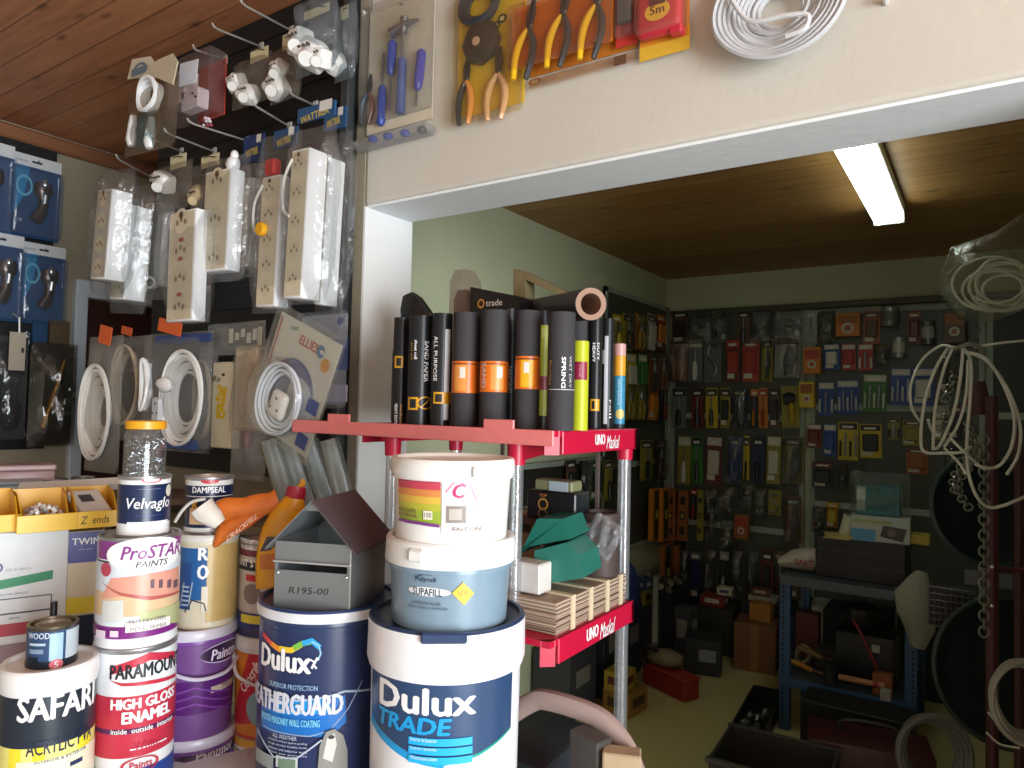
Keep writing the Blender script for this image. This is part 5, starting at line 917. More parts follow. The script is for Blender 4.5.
# clear sleeves slanting below the board
nr = -ray(310, 470)
for k, (x0, x1, cl, lb_) in enumerate(((268, 287, '#a9a492', 'leftmost, behind the yellow bottle cap'), (284, 306, '#a3aaa4', 'second from the left, greenish'), (306, 326, '#9aa4a4', 'third from the left, blue grey'), (327, 343, '#b4ac9c', 'rightmost, beside the jamb'))):
    d = dY(300, 1.33); o = thing('plastic_sleeve', 'slanting plastic sleeved length under the red shelf, '+lb_, 'sleeved length', at(x0+10, 505, d), 0, 'sleeved lengths below the board'); q = o.location; b = MB()
    loft(b, [at(x1+3, 512, d)-q, at((x0+x1)/2+2, 480, d)-q, at(x0, 440, d)-q], [.022, .024, .022], [.012]*3, M(cl, .5, var=.2, scale=18), nr, 10, sq=3); b.build('length', o)
    b = MB(); loft(b, [at(x1+6, 512, d-.02)-q, at((x0+x1)/2+5, 480, d-.02)-q, at(x0+3, 440, d-.02)-q], [.026, .028, .026], [.006]*3, CLEAR(.12, '#c8d0cc', .1, .25, .15), nr, 10); b.build('sleeve', o)
# ================================================================== LEFT WALL PACKS
LX = XL+.02
a = onX(57, 150, LX); o = thing('wall_board', 'black board on the left wall behind the blue torch packs', 'display board', (LX-.005, a.y-.4, 1.35)); b = MB(); zt = onX(57, 147, LX).z; b.box((0, -.0, (zt-1.35)/2), (.02, .8, zt-1.35), M('#18181a', .5)); b.build('panel', o)
def torch(label, x0, y0, x1, y1, X=LX+.05):
    cd = Card('torch_pack', label, 'torch pack', (x0+x1)/2, y1, X=X, group='blue torch packs'); h = cd.pick((x0+x1)/2, y0)[1]; w = cd.pick(x1, (y0+y1)/2)[0]-cd.pick(x0, (y0+y1)/2)[0]
    o = MB(); o.box((0, .002, h/2), (w, .003, h), M('#21507f', .4, var=.4, scale=9)); o.build('backing_card', cd.o); o = MB(); o.box((0, -.002, h*.93), (w, .004, h*.14), M('#d3d6d8', .4)); hd_ = o.build('header_card', cd.o)
    L = Label(cd.f, off=.0045); L.rect(-w*.08, h*.915, w*.12, h*.94, M('#1e2226', .5)); L.rect(-w*.4, h*.905, -w*.15, h*.93, M('#b0b4b8', .5)); L.build('slot', hd_)
    L = Label(cd.f, off=.002); L.poly([(-w*.5, h*.1), (-w*.2, h*.5), (-w*.1, h*.86), (-w*.5, h*.86)], M('#2a86b8', .4)); L.ell(-w*.2, h*.62, w*.16, h*.13, M('#6fb8d0', .4), hole=.75); L.build('print', cd.o)
    o = MB(); P = curve([(w*.12, -.02, h*.68), (w*.14, -.02, h*.5), (w*.12, -.02, h*.35), (w*.0, -.02, h*.2)], 4); loft(o, P, [.036, .04, .042, .038, .024, .022, .022, .023, .024, .026, .028, .03, .026], [.03]*4+[.02]*9, M('#6a5e5a', .25, .7), (0, 1, 0), 14); t = o.build('torch_body', cd.o)
    o = MB(); o.cyl((w*.135, -.044, h*.53), (w*.12, -.044, h*.42), .009, M('#e9ecee', .15, .9), seg=8); o.blob((w*.12, -.045, h*.66), (.035, .03, .05), M('#c8ccd0', .15, .9), 2); o.build('chrome_ring', t)
    o = MB(); o.box((0, -.03, h*.42), (w*.96, .06, h*.82), CLEAR(.03, '#dfe8f0', .25, .06, .3), bev=.015, seg=2); o.build('clear_blister', cd.o)
    hook(cd.o, 0, h*.93, -.04)
torch('blue torch pack, upper row, fully visible beside the bare wall', 6, 156, 59, 238); torch('blue torch pack cut by the left edge, upper row', -48, 138, 12, 229, LX+.08)
torch('blue torch pack, lower row, fully visible', 16, 244, 63, 324); torch('blue torch pack cut by the left edge, lower row', -28, 232, 21, 320, LX+.08)
def cdX(name, label, cat, x0, y0, x1, y1, X, col, dep=.01, **k): 
    cd = Card(name, label, cat, (x0+x1)/2, y1, X=X, **k); cd.board(x0, y0, x1, y1, col, th=dep, name='pack_body'); return cd
cd = cdX('blank_tag', 'plain beige tag on a wire in front of the left wall packs', 'tag', 8, 333, 26, 370, LX+.2, '#b5aa98', .003); o = MB(); o.tube([cd.pt(19, 333, -.005), cd.pt(19, 318, -.005), cd.pt(22, 312, .1)], .004, M('#dcdcd8', .3, .5), 6); o.build('wire', cd.o); L = cd.L(.004); L.prect(21, 353, 23.5, 348, M('#2a2a2a', .5)); L.build('slot', cd.o)
cd = Card('brass_fitting_pack', 'dark translucent bag with a brass tube, hanging beside the door frame', 'bagged fitting', 50, 445, X=LX+.12); o = MB(); P = [cd.pt(63, 360, -.02), cd.pt(57, 380, -.02), cd.pt(49, 405, -.02), cd.pt(41, 428, -.02)]; loft(o, P, [.012, .016, .02, .022], [.012, .016, .018, .02], M('#a8813a', .25, .85), (0, 1, 0), 12); o.build('brass_tube', cd.o); o = MB(); [o.blob(cd.pt(x, y, -.02), (.05, .03, .02), M('#c89a4a', .2, .9), 1) for x, y in ((44, 408), (42, 412))]; [o.blob(cd.pt(66+random.uniform(-5, 6), 395+random.uniform(-20, 20), -.02), (.04, .02, .04), M('#a8adb0', .2, .8), 1) for k in range(6)]; o.build('fittings', cd.o); cd.board(28, 348, 76, 445, '#33352f', y=.02, name='dark_backing'); cd.bag(26, 345, 78, 447, .12, CLEAR(.1, '#8a8a80', .35, .1, .8, 18))
cd = cdX('dark_pack', 'dark grey bagged pack at the left edge under the torch packs', 'bagged fitting', -30, 338, 26, 440, LX+.08, '#3a3c3a', .03); cd.bag(-32, 332, 30, 442, .1, CLEAR(.08, '#8a9090', .35, .12, .8, 18))
cd = cdX('blue_strip_pack', 'narrow dark blue pack hanging under the lower torch packs', 'carded pack', 30, 322, 46, 352, LX+.05, '#27486c', .02); hook(cd.o, 0, .1)
cd = cdX('olive_pack', 'olive brown pack hanging next to the narrow blue one', 'carded pack', 47, 322, 68, 350, LX+.05, '#5a4c38', .02); hook(cd.o, 0, .1)
# ================================================================== BACK ROOM
# ---- fluorescent ceiling light
la, lb2 = onZ(850, 147, ZCB-.06), onZ(893, 217, ZCB-.06)
lx = (la.x+lb2.x)/2; l1 = lb2.y; l0 = l1-1.22
o = thing('ceiling_light', 'lit fluorescent batten light on the back room ceiling', 'ceiling light', (lx, (l0+l1)/2, ZCB-.10))
b = MB(); b.box((0, 0, .075), (.13, 1.24, .05), M('#e8ebe8', .4), bev=.004); b.build('batten', o)
for x in (-.042, .042):
    b = MB(); b.cyl((x, -.60, .025), (x, .60, .025), .019, EM('#f0fff0', 9), seg=12); b.build('tube', o)
for y in (-.605, .605): b = MB(); b.box((0, y, .035), (.13, .02, .06), M('#e8ebe8', .4), bev=.003); b.build('end_holder', o)
# ---- pegboards
fb = YF-.02
def pegb(label, x0, y0, x1, y1, Y=None, X=None, col='#7d8478'):
    cd = Card('pegboard', label, 'pegboard', (x0+x1)/2, y1, Y=Y, X=X); cd.board(x0, y0, x1, y1, col, th=.018, y=.015, name='board_panel')
    L = Label(cd.f, off=.004, pick=cd.pick); a = cd.pick(x0, y1); b_ = cd.pick(x1, y0); w = b_[0]-a[0]; h = b_[1]-a[1]; o = MB()
    for (u0, v0, u1, v1) in ((a[0], a[1], b_[0], a[1]+.03), (a[0], b_[1]-.03, b_[0], b_[1]), (a[0], a[1], a[0]+.03, b_[1]), (b_[0]-.03, a[1], b_[0], b_[1])): o.box(((u0+u1)/2, .0, (v0+v1)/2), (u1-u0, .02, v1-v0), M('#9aa396', .5))
    o.build('frame', cd.o)
    for r in (1, 2): L.rect(a[0]+.03, a[1]+h*r/3-.02, b_[0]-.03, a[1]+h*r/3+.02, M('#a8b0a2', .5))
    L.build('rail', cd.o); return cd
pegb('left grey pegboard on the far wall, covered with carded tools', 668, 304, 806, 625, Y=fb, col='#4a4e46'); pegb('right grey pegboard on the far wall behind the box stack', 809, 302, 985, 600, Y=fb, col='#4a4e46')
pegb('dark green panel at the far right of the far wall', 987, 300, 1090, 640, Y=fb, col='#262b29')
tl_ = MB(); tl_.box((0, 0, 0), (2.2, .05, .04), M('#4b4a38', .5), bev=.004); p = onY(830, 304, fb); o = tl_.build('picture_rail', None, loc=(p.x, YF-.03, 2.27+.06), smooth=False); o['kind'] = 'structure'; o.name = 'trim_rail'
pegb('grey pegboard on the left wall of the back room with yellow packs', 600, 308, 668, 560, X=XBL+.015, col='#43463e')
pegb('dark lower board on the left wall, seen through the middle of the red stand', 508, 456, 604, 610, X=XBL+.015, col='#2e2c28')
ORD = ['first', 'second', 'third', 'fourth', 'fifth', 'sixth', 'seventh', 'eighth', 'ninth', 'tenth', 'eleventh', 'twelfth', 'thirteenth', 'fourteenth', 'fifteenth', 'sixteenth', 'seventeenth', 'eighteenth', 'nineteenth']
CN = {'r': ('red', '#a83a2c'), 'R': ('dark red', '#6b2a26'), 'o': ('orange', '#c87a22'), 'O': ('brown orange', '#9a5a2a'), 'y': ('yellow', '#cbb02a'), 'Y': ('olive yellow', '#8f8432'), 'k': ('black', '#24262a'), 'g': ('grey', '#6a6e6c'), 'G': ('green', '#3c7a34'), 'b': ('blue', '#2c4f94'), 'B': ('navy', '#202c4c'), 'w': ('pale', '#c4c2b4'), 's': ('silvery', '#a2a6a4'), 'n': ('brown', '#5c4432'), 't': ('teal', '#2f6f6a')}
KW = {'c': 'carded pack', 'p': 'carded pliers', 'b': 'carded blade', 'v': 'bit set card', 'h': 'handled tool card', 'x': 'boxed pack', 'a': 'metal can', 'u': 'bagged fitting', 's': 'carded s-hook', 'd': 'drill pack', 'l': 'level'}
def goods(row, where, y0, y1, items, Y=None, X=None):
    for i, it in enumerate(items):
        x0, x1, c, kd = it[:4]; c2 = it[4] if len(it) > 4 else 'k'; ya = it[5] if len(it) > 5 else y0; yb = it[6] if len(it) > 6 else y1
        nm, cl = CN[c]; ac = CN[c2][1]; rnd = random.Random(i*7+int(y0))
        lab = '%s %s, %s from left, %s row, %s' % (nm, KW[kd], ORD[i], row, where)
        YY = None if Y is None else Y-rnd.uniform(0, .03); XX = None if X is None else X+rnd.uniform(0, .03)
        cd = Card('carded_pack' if kd not in 'alx' else {'a': 'metal_can', 'l': 'spirit_level', 'x': 'boxed_pack'}[kd], lab, 'tool pack' if kd not in 'al' else {'a': 'can', 'l': 'level'}[kd], (x0+x1)/2, yb, Y=YY, X=XX, group='goods hanging on the '+where, rot=rnd.uniform(-.03, .03))
        h = cd.pick((x0+x1)/2, ya)[1]; w = cd.pick(x1, (ya+yb)/2)[0]-cd.pick(x0, (ya+yb)/2)[0]; ym = M(cl, .45)
        if kd == 'a':
            o = MB(); q = w/2; o.lathe([(0, 0), (q, 0), (q*1.04, .006), (q, .012), (q, h-.012), (q*1.04, h-.006), (q, h), (0, h-.004)], M(cl, .3, .7), 20, c=(0, -q, 0)); bd_ = o.build('can_body', cd.o); o = MB(); o.lathe([(q+.001, h*.25), (q+.001, h*.75)], M(ac, .4), 20, c=(0, -q, 0)); o.build('paper_label', cd.o); continue
        if kd == 'l':
            o = MB(); o.box((0, -.02, h/2), (w, .03, h), ym, bev=.003); o.build('level_body', cd.o); o = MB()
            for z in (.2, .5, .8): o.box((0, -.036, h*z), (w*.5, .004, w*.8), M('#2c2a1c', .4))
            o.box((0, -.036, h*.5), (w*.2, .006, w*.4), M('#b8c43a', .3)); o.build('vial', cd.o); continue
        if kd == 'x':
            o = MB(); o.box((0, -.03, h/2), (w, .06, h), ym, bev=.003); o.build('box_body', cd.o); L = Label(cd.f, off=.0605); L.rect(-w*.4, h*.55, w*.4, h*.9, M(ac, .45)); L.ell(0, h*.35, w*.25, w*.25, M('#c8c4b4', .45)); L.ell(0, h*.35, w*.14, w*.14, M(ac, .45)); L.build('print', cd.o); continue
        if kd != 'u': o = MB(); o.box((0, 0, h/2), (w, .003, h), ym); o.build('backing_card', cd.o)
        L = Label(cd.f, off=.002); dark = M('#22242a', .4); mt = M('#8a8e92', .3, .8)
        if kd in 'cvhbp': L.rect(-w*.45, h*.8, w*.45, h*.97, M(ac, .45)); L.rect(-w*.3, h*.84, w*.25, h*.90, M('#d8d4c4', .45))
        if kd == 'c': L.rect(-w*.4, h*.08, w*.1, h*.22, M('#d2cdbc', .45)); L.ell(w*.05, h*.5, w*.3, h*.16, M(ac, .45))
        if len(L.bm.verts): L.build('print', cd.o)
        else: L.bm.free()
        o = MB(); nm2 = 'tool'
        if kd == 'p':
            for sg in (-1, 1): loft(o, curve([(sg*w*.05, -.012, h*.55), (sg*w*.22, -.014, h*.4), (sg*w*.25, -.014, h*.22), (sg*w*.16, -.012, h*.06)], 4), [w*.07]*13, [.01]*13, M(ac, .35), (0, 1, 0), 8)
            loft(o, [(0, -.012, h*.5), (0, -.012, h*.62), (0, -.012, h*.78)], [w*.12, w*.14, w*.03], [.012, .012, .006], mt, (0, 1, 0), 8)
        elif kd == 'b': o.prism([(-w*.1, h*.05), (w*.2, h*.1), (w*.38, h*.45), (w*.25, h*.75), (w*.0, h*.78), (-w*.15, h*.4)], -.012, -.004, dark)
        elif kd == 'v':
            n = max(3, int(w/.025)); [o.cyl((-w*.38+w*.76*k/(n-1), -.012, h*.1), (-w*.38+w*.76*k/(n-1), -.012, h*(.5+.2*(k % 2))), .007, mt if k % 2 else M(ac, .4), seg=6) for k in range(n)]
        elif kd == 'h':
            loft(o, [(0, -.016, h*.05), (0, -.016, h*.2), (0, -.016, h*.42), (0, -.014, h*.48)], [w*.16, w*.2, w*.17, w*.06], [.014]*4, M(ac, .35), (0, 1, 0), 8); o.cyl((0, -.014, h*.47), (w*.02, -.014, h*.78), w*.05, mt, seg=6)
        elif kd == 's':
            L2 = curve([(w*.25, -.012, h*.8), (-w*.1, -.012, h*.85), (-w*.25, -.012, h*.65), (w*.05, -.012, h*.48), (w*.25, -.012, h*.3), (w*.0, -.012, h*.12), (-w*.25, -.012, h*.2)], 4); o.tube(L2, w*.07, mt, 8)
        elif kd == 'd': loft(o, [(-w*.3, -.03, h*.68), (0, -.03, h*.7), (w*.3, -.03, h*.68)], [h*.13, h*.16, h*.1], [.03]*3, dark, (0, 1, 0), 10); loft(o, [(w*.1, -.03, h*.6), (w*.14, -.03, h*.3), (w*.12, -.03, h*.15)], [w*.13, w*.12, w*.16], [.02]*3, M('#c8a828', .4), (0, 1, 0), 8)
        elif kd == 'u':
            nm2 = 'fitting'; [o.blob((rnd.uniform(-w*.3, w*.3), -.02, h*rnd.uniform(.15, .6)), (w*.3, .03, h*.2), M(rnd.choice([cl, ac, '#9a9e9c']), .35, .4), 1) for k in range(5)]; o.box((0, 0, h*.88), (w*.9, .003, h*.2), ym)
        else: o.box((0, -.012, h*.45), (w*.7, .022, h*.5), M(rnd.choice([ac, cl]), .4), bev=.006); nm2 = 'clear_blister'
        o.build(nm2, cd.o)
        if kd in 'upb': cd2 = MB(); cd2.pillow(0, 0, w, h, .05, CLEAR(.05, '#b8beb8', .3, .1, .8), y=-.02, n=6); cd2.build('clear_bag', cd.o)
FW = 'far pegboards'; gy = fb-.02
goods('top', FW, 311, 344, [(672, 689, 'n', 'c', 'k'), (691, 712, 'k', 'u', 's'), (713, 728, 'k', 'u', 'g'), (737, 750, 'n', 'h', 'k'), (752, 770, 'g', 'u', 'k'), (775, 803, 's', 'u', 'g'), (805, 817, 's', 'h', 's'), (818, 836, 'g', 'u', 's'), (837, 861, 'o', 'x', 'O', 314, 337), (863, 880, 'O', 'c', 'n'), (882, 899, 's', 'a', 'g', 308, 327), (908, 921, 'R', 'c', 'O'), (922, 936, 'g', 'a', 's', 322, 345), (944, 966, 'n', 'x', 'O')], Y=gy)
goods('second', FW, 339, 382, [(669, 687, 'O', 'p', 'o'), (688, 702, 'g', 'h', 'w'), (704, 721, 'g', 's', 's'), (726, 740, 'R', 'c', 'r'), (742, 759, 'r', 'c', 'O'), (761, 772, 'y', 'b', 'k'), (774, 799, 'w', 'b', 'r', 336, 378), (805, 822, 'o', 'x', 'r', 348, 374), (824, 840, 'b', 'c', 'w', 344, 370), (842, 856, 'r', 'c', 'w', 344, 370), (858, 873, 'r', 'v', 'w', 344, 371), (875, 891, 'Y', 'u', 'w', 344, 366), (893, 906, 's', 'a', 'w', 338, 358)], Y=gy)
goods('third', FW, 388, 428, [(672, 686, 'g', 'h', 'k'), (692, 704, 'R', 'h', 'k'), (706, 718, 'y', 'h', 'k'), (720, 730, 'Y', 'c', 'k'), (733, 748, 'B', 'p', 'k'), (750, 758, 'k', 'h', 'o'), (759, 768, 'o', 'h', 'r'), (770, 780, 'n', 'c', 'k'), (782, 800, 'Y', 'd', 'y', 386, 428), (801, 816, 'y', 'x', 'O', 382, 408), (818, 834, 'b', 'v', 'w', 382, 416), (837, 859, 'b', 'v', 'w', 380, 414), (862, 886, 'G', 'v', 'w', 374, 412), (890, 910, 'b', 'v', 'w', 368, 405), (912, 934, 'b', 'c', 'w', 368, 406)], Y=gy)
goods('fourth', FW, 436, 484, [(677, 690, 'Y', 'h', 'w'), (692, 703, 'G', 'h', 'k'), (705, 721, 'R', 'c', 'w'), (727, 741, 'b', 'p', 'b'), (743, 749, 'y', 'h', 'k'), (751, 763, 'B', 'h', 'k'), (766, 780, 'Y', 'c', 'w'), (782, 803, 'Y', 'b', 'k'), (807, 821, 'R', 'c', 'w', 424, 448), (823, 836, 'b', 'c', 'w', 424, 456), (838, 858, 'y', 'v', 'k', 422, 460), (860, 882, 'y', 'c', 'k', 424, 458), (888, 900, 'Y', 'v', 'k', 418, 440), (902, 922, 'Y', 'c', 'n', 420, 446), (906, 928, 'O', 'c', 'n', 448, 474)], Y=gy)
goods('fifth', FW, 490, 540, [(668, 676, 'O', 'l'), (678, 688, 'O', 'l'), (698, 704, 'Y', 'l'), (706, 718, 'R', 'u', 'k'), (720, 733, 's', 'u', 'w', 520, 550), (736, 750, 'O', 'x', 'r', 514, 538), (740, 756, 'k', 'u', 's', 480, 508), (768, 781, 'Y', 's', 'k', 490, 515), (784, 802, 'O', 'b', 'n', 496, 542), (812, 834, 'k', 'c', 'R', 462, 488)], Y=gy-.02)
goods('sixth', FW, 550, 600, [(676, 688, 'k', 'u', 'g'), (690, 702, 'B', 'c', 'g'), (704, 716, 'n', 'u', 'k'), (718, 728, 'k', 'h', 's'), (730, 744, 'k', 'u', 'n'), (746, 758, 'g', 'u', 'k'), (760, 772, 'R', 'c', 'k'), (774, 786, 'k', 'p', 'r'), (788, 802, 'n', 'c', 'O')], Y=gy-.02)
goods('lowest', FW, 604, 640, [(682, 696, 'Y', 'u', 'k'), (700, 712, 'k', 'u', 's'), (716, 730, 'g', 'u', 'w'), (736, 748, 'k', 'c', 'n'), (752, 764, 'B', 'u', 'b')], Y=gy-.02)
goods('edge', FW, 352, 392, [(938, 950, 'n', 'c', 'k'), (954, 966, 'k', 'u', 'g')], Y=gy)
goods('inner', FW, 436, 480, [(838, 848, 'n', 'u', 'k', 464, 490), (852, 864, 'k', 'u', 'G', 462, 488), (932, 944, 'Y', 'c', 'w', 412, 440), (948, 962, 'k', 'c', 'R', 405, 440), (944, 960, 'B', 'u', 'g', 446, 478), (812, 824, 'n', 'u', 'r', 506, 532), (826, 838, 'O', 'c', 'y', 502, 528)], Y=gy)
goods('shadow', FW, 486, 512, [(690, 697, 'k', 'h', 'r', 488, 520), (752, 766, 'g', 'u', 's', 488, 520), (700, 715, 'k', 'u', 'R', 488, 512), (716, 734, 'n', 'u', 'w', 486, 514)], Y=gy)
goods('only', 'dark board through the red stand', 460, 500, [(578, 588, 'k', 'u', 'g'), (590, 600, 'G', 'c', 'k'), (566, 576, 'n', 'c', 'k'), (604, 612, 'Y', 'h', 'k')], X=XBL+.05)
LW = 'left pegboard of back room'; lx_ = XBL+.05
goods('top', LW, 314, 350, [(612, 622, 'Y', 'h', 'y'), (623, 633, 'y', 'p', 'k'), (635, 645, 'o', 'p', 'y'), (647, 655, 'w', 'c', 'k'), (656, 665, 'R', 'c', 'o')], X=lx_)
goods('middle', LW, 354, 392, [(626, 636, 'y', 'c', 'w'), (638, 647, 'G', 'c', 'w'), (649, 657, 'O', 'p', 'k'), (658, 667, 'r', 'p', 'O')], X=lx_)
goods('lower', LW, 384, 420, [(612, 622, 'k', 'u', 'y'), (624, 634, 'y', 'p', 'y'), (635, 645, 'y', 'p', 'y'), (648, 657, 'o', 'c', 'r'), (659, 667, 'k', 'h', 'R')], X=lx_)
goods('bottom', LW, 440, 480, [(612, 622, 'k', 'u', 'g'), (640, 652, 'Y', 'h', 'k'), (655, 665, 'k', 'p', 'R')], X=lx_)
goods('long', LW, 488, 540, [(647, 655, 'o', 'l'), (657, 665, 'o', 'l'), (669, 676, 'O', 'l')], X=lx_+.01)
goods('lowest', LW, 544, 600, [(658, 668, 'O', 'l'), (672, 684, 'O', 'l')], X=lx_+.08)
# ---- blue rack
ry = 3.82; rx0, rx1 = onY(785, 600, ry).x, onY(911, 640, ry).x; rt_ = onY(800, 577, ry).z; rl_ = onY(850, 690, ry).z; rk = thing('steel_rack', 'blue slotted steel rack in the middle of the back room, loaded with boxes and machines', 'rack', ((rx0+rx1)/2, ry+.26, 0))
hw2 = (rx1-rx0)/2; sb = M('#34557e', .4)
for sx in (-1, 1):
    for y in (-.26, .26):
        b = MB(); x = sx*hw2; b.box((x, y, rt_/2), (.05, .004, rt_), sb); b.box((x-sx*.023, y+(.02 if y < 0 else -.02), rt_/2), (.004, .04, rt_), sb)
        for k in range(26): b.box((x+.008*sx, y-.0025, .05+k*(rt_-.08)/26), (.009, .002, .014), M('#141a24', .6))
        b.build('upright', rk)
for z, nm in ((rt_, 'top_shelf'), (rl_, 'lower_shelf')):
    b = MB(); b.box((0, 0, z-.002), (2*hw2+.04, .56, .004), M('#4a545c', .45, .3)); b.box((0, -.283, z-.02), (2*hw2+.04, .004, .045), M('#4a545c', .45) if z == rt_ else sb); b.box((0, .283, z-.02), (2*hw2+.04, .004, .045), sb); b.build(nm, rk)
def rk_at(px, dy=0): return Vector((onY(px, 560, ry+.26+dy).x, ry+.26+dy, rt_+.002))
p = rk_at(864); bs = bx('black_crate', 'wide black box stack on top of the blue rack', 'box', p, (.40, .34, .20), '#24221f', parts=[('seam', (0, -.171, .07), (.4, .003, .006), '#3c3934'), ('seam', (0, -.171, .14), (.4, .003, .006), '#3c3934')])
zt_ = p.z+.20
o = bx('printed_carton', 'white and blue printed carton on the black box stack', 'carton', (onY(881, 530, 4.0).x, 4.0, zt_), (.26, .16, .125), '#a9b0a8', rz=.05)
L = Label(lambda u, v, q: Vector((u, -.08-q, v))); L.rect(-.13, .0, -.02, .06, M('#4c8fb4', .4)); L.rect(-.12, .09, .05, .105, M('#8f9a5a', .4)); L.poly([(.0, .03), (.1, .01), (.115, .075), (.015, .085)], M('#3a2c2c', .4)); L.ell(.05, .05, .018, .018, M('#6a5a5a', .4)); L.build('print', o)
o = bx('teal_box', 'teal box inside crinkled clear plastic, topmost on the rack', 'box', (onY(879, 510, 4.0).x, 4.02, zt_+.126), (.19, .14, .15), '#3f7880', parts=[('white_panel', (-.075, -.071, .08), (.04, .002, .12), '#b4beb8')])
b = MB(); b.pillow(0, -.01, .27, .22, .2, CLEAR(.12, '#c8d4cc', .4, .08, 1.2, 26), jit=.3); b.build('clear_wrap', o)
o = thing('white_cup', 'white crumpled cup lying left of the printed carton', 'cup', (onY(845, 512, 3.98).x, 3.98, zt_)); b = MB(); b.lathe([(0, 0), (.03, 0), (.042, .1), (.039, .1), (.028, .004)], M('#c2c4ac', .5), 18); b.build('cup_body', o); o.rotation_euler = (0, .35, 0); o.location.z += .012
o = thing('paper_pad', 'yellowish papers under the cup on the black box stack', 'papers', (onY(838, 530, 3.94).x, 3.94, zt_)); b = MB(); [b.box((0, 0, .002+k*.003), (.12, .14, .0026), M('#b8a964', .6), rot=(0, 0, k*.08)) for k in range(5)]; b.build('sheets', o); o.location.y += .0
bx('yellow_carton', 'small yellow carton at the right end of the black box stack', 'carton', (onY(918, 532, 4.02).x, 4.04, zt_), (.1, .12, .045), '#b8a53a')
o = thing('printed_sack', 'white bag with red print on the left end of the rack top', 'bag', rk_at(800, -.1)); b = MB(); loft(b, [(-.10, 0, .03), (-.03, 0, .05), (.05, 0, .065), (.085, 0, .07)], [.02, .05, .065, .05], [.05, .07, .07, .04], M('#b4aea0', .55, bump=.3), (0, 1, 0), 12, .06); b.build('bag_body', o); L = Label(lambda u, v, q: Vector((u, -.072-q, v)), off=.004); L.text('SALT', .035, .055, .03, M('#9a3a34', .5), bold=.03); L.build('print', o)
# in the rack
def on_low(px, dy=0): return Vector((onY(px, 660, ry+.2+dy).x, ry+.2+dy, rl_+.001))
o = thing('machine', 'black motor machine on the lower shelf of the blue rack', 'machine', on_low(868)); b = MB(); b.box((0, 0, .13), (.28, .26, .26), M('#101113', .5), bev=.03, seg=2); b.lathe([(0, 0), (.07, 0), (.08, .02), (.08, .1), (.05, .12), (0, .12)], M('#191a1c', .4), 20, c=(-.03, 0, .26)); b.build('motor_body', o); b = MB(); b.tube(curve([(-.05, -.15, .33), (.0, -.17, .25), (.06, -.17, .12)], 6), .007, M('#7c2426', .4), 8); b.build('red_lever', o); b = MB(); b.box((.05, -.135, .2), (.035, .004, .035), M('#a9a9a4', .5)); b.build('white_plate', o)
bx('orange_block', 'orange block in front of the black machine on the rack', 'block', on_low(883, -.16), (.085, .06, .1), '#8f5228')
o = thing('rubber_mallet', 'mallet with pale wooden handle lying on the lower rack shelf', 'mallet', on_low(850, -.2)+Vector((0, 0, .052))); b = MB(); b.cyl((-.06, 0, 0), (.15, 0, 0), .014, M('#a8764c', .5), seg=10); b.cyl((.10, 0, 0), (.125, 0, 0), .0146, M('#8a2c2a', .5), seg=10); b.build('handle', o); b = MB(); b.cyl((-.085, 0, -.045), (-.085, 0, .06), .036, M('#15161a', .6), seg=18); b.build('mallet_head', o)
bx('white_tin', 'small white box at the end of the mallet', 'box', on_low(886, -.235), (.045, .04, .05), '#9a9a92')
for k, (px, col, lb_) in enumerate(((800, '#a87a2c', 'yellow handled tool lying lowest in the left end of the rack'), (806, '#8a6a3a', 'brown handled tool lying across the others in the rack'))):
    o = thing('hand_tool', lb_, 'hand tool', on_low(px, -.1)+Vector((0, k*.08, .03+.05*k))); b = MB(); loft(b, [(-.06, 0, .02), (.0, 0, .01), (.06, 0, -.01)], [.012, .016, .012], [.012]*3, M(col, .5), (0, 1, 0), 8); b.cyl((.05, 0, -.006), (.17, 0, -.02), .008, M('#5a3a30', .5), seg=8); b.build('handle', o)
o = thing('pale_clamp', 'pale metal clamp near the left upright inside the rack', 'clamp', on_low(803, 0)+Vector((0, 0, .11))); b = MB(); b.tube(curve([(0, 0, .1), (.04, 0, .07), (.02, 0, .02), (-.02, 0, .0), (-.03, 0, .05), (.0, 0, .1)], 5), .012, M('#7a7c6a', .4, .3), 8); b.build('clamp_body', o); o.location.z = rl_+.015
bx('olive_case', 'olive grey case at the middle of the lower rack shelf', 'case', on_low(832, .1), (.15, .12, .09), '#4a4a3a'); bx('red_carton', 'dark red carton high at the left end of the lower rack shelf', 'carton', on_low(808, .2), (.12, .08, .24), '#5a2420')
# ---- hanging things on the right
o = thing('plastic_bag', 'translucent white plastic bag hanging from the right end of the rack', 'plastic bag', onY(918, 645, 3.74)); q = o.location; b = MB(); K = lambda x, y: onY(x, y, 3.74)-q
loft(b, [K(918, 647), K(920, 630), K(916, 612), K(914, 596), K(920, 580), K(922, 572)], [.03, .06, .085, .08, .045, .025], [.03, .04, .05, .04, .025, .012], M('#8f9080', .5, bump=.5, scale=14), (0, -1, 0), 14, .1); b.build('bag_body', o)
o = thing('wire_basket', 'dark wire mesh basket beside the hanging plastic bag', 'basket', onY(952, 625, 3.3)); b = MB(); w, h = .15, .15
for k in range(9): b.cyl((-w/2+w*k/8, -.05, 0), (-w/2+w*k/8, -.05, h), .0025, M('#77757c', .35, .7), seg=5)
for k in range(7): b.cyl((-w/2, -.05, h*k/6), (w/2, -.05, h*k/6), .0025, M('#77757c', .35, .7), seg=5)
b.box((0, .03, h*.45), (w, .15, h*.9), M('#2a282c', .6)); b.build('mesh_basket', o)
rf = thing('steel_stand', 'dark red steel frame with two uprights at the right edge', 'frame', onZ(992, 768, .3)); fy = 2.75; rf.location = (onY(992, 600, fy).x, fy, 0); q = rf.location; rm = M('#48161f', .45)
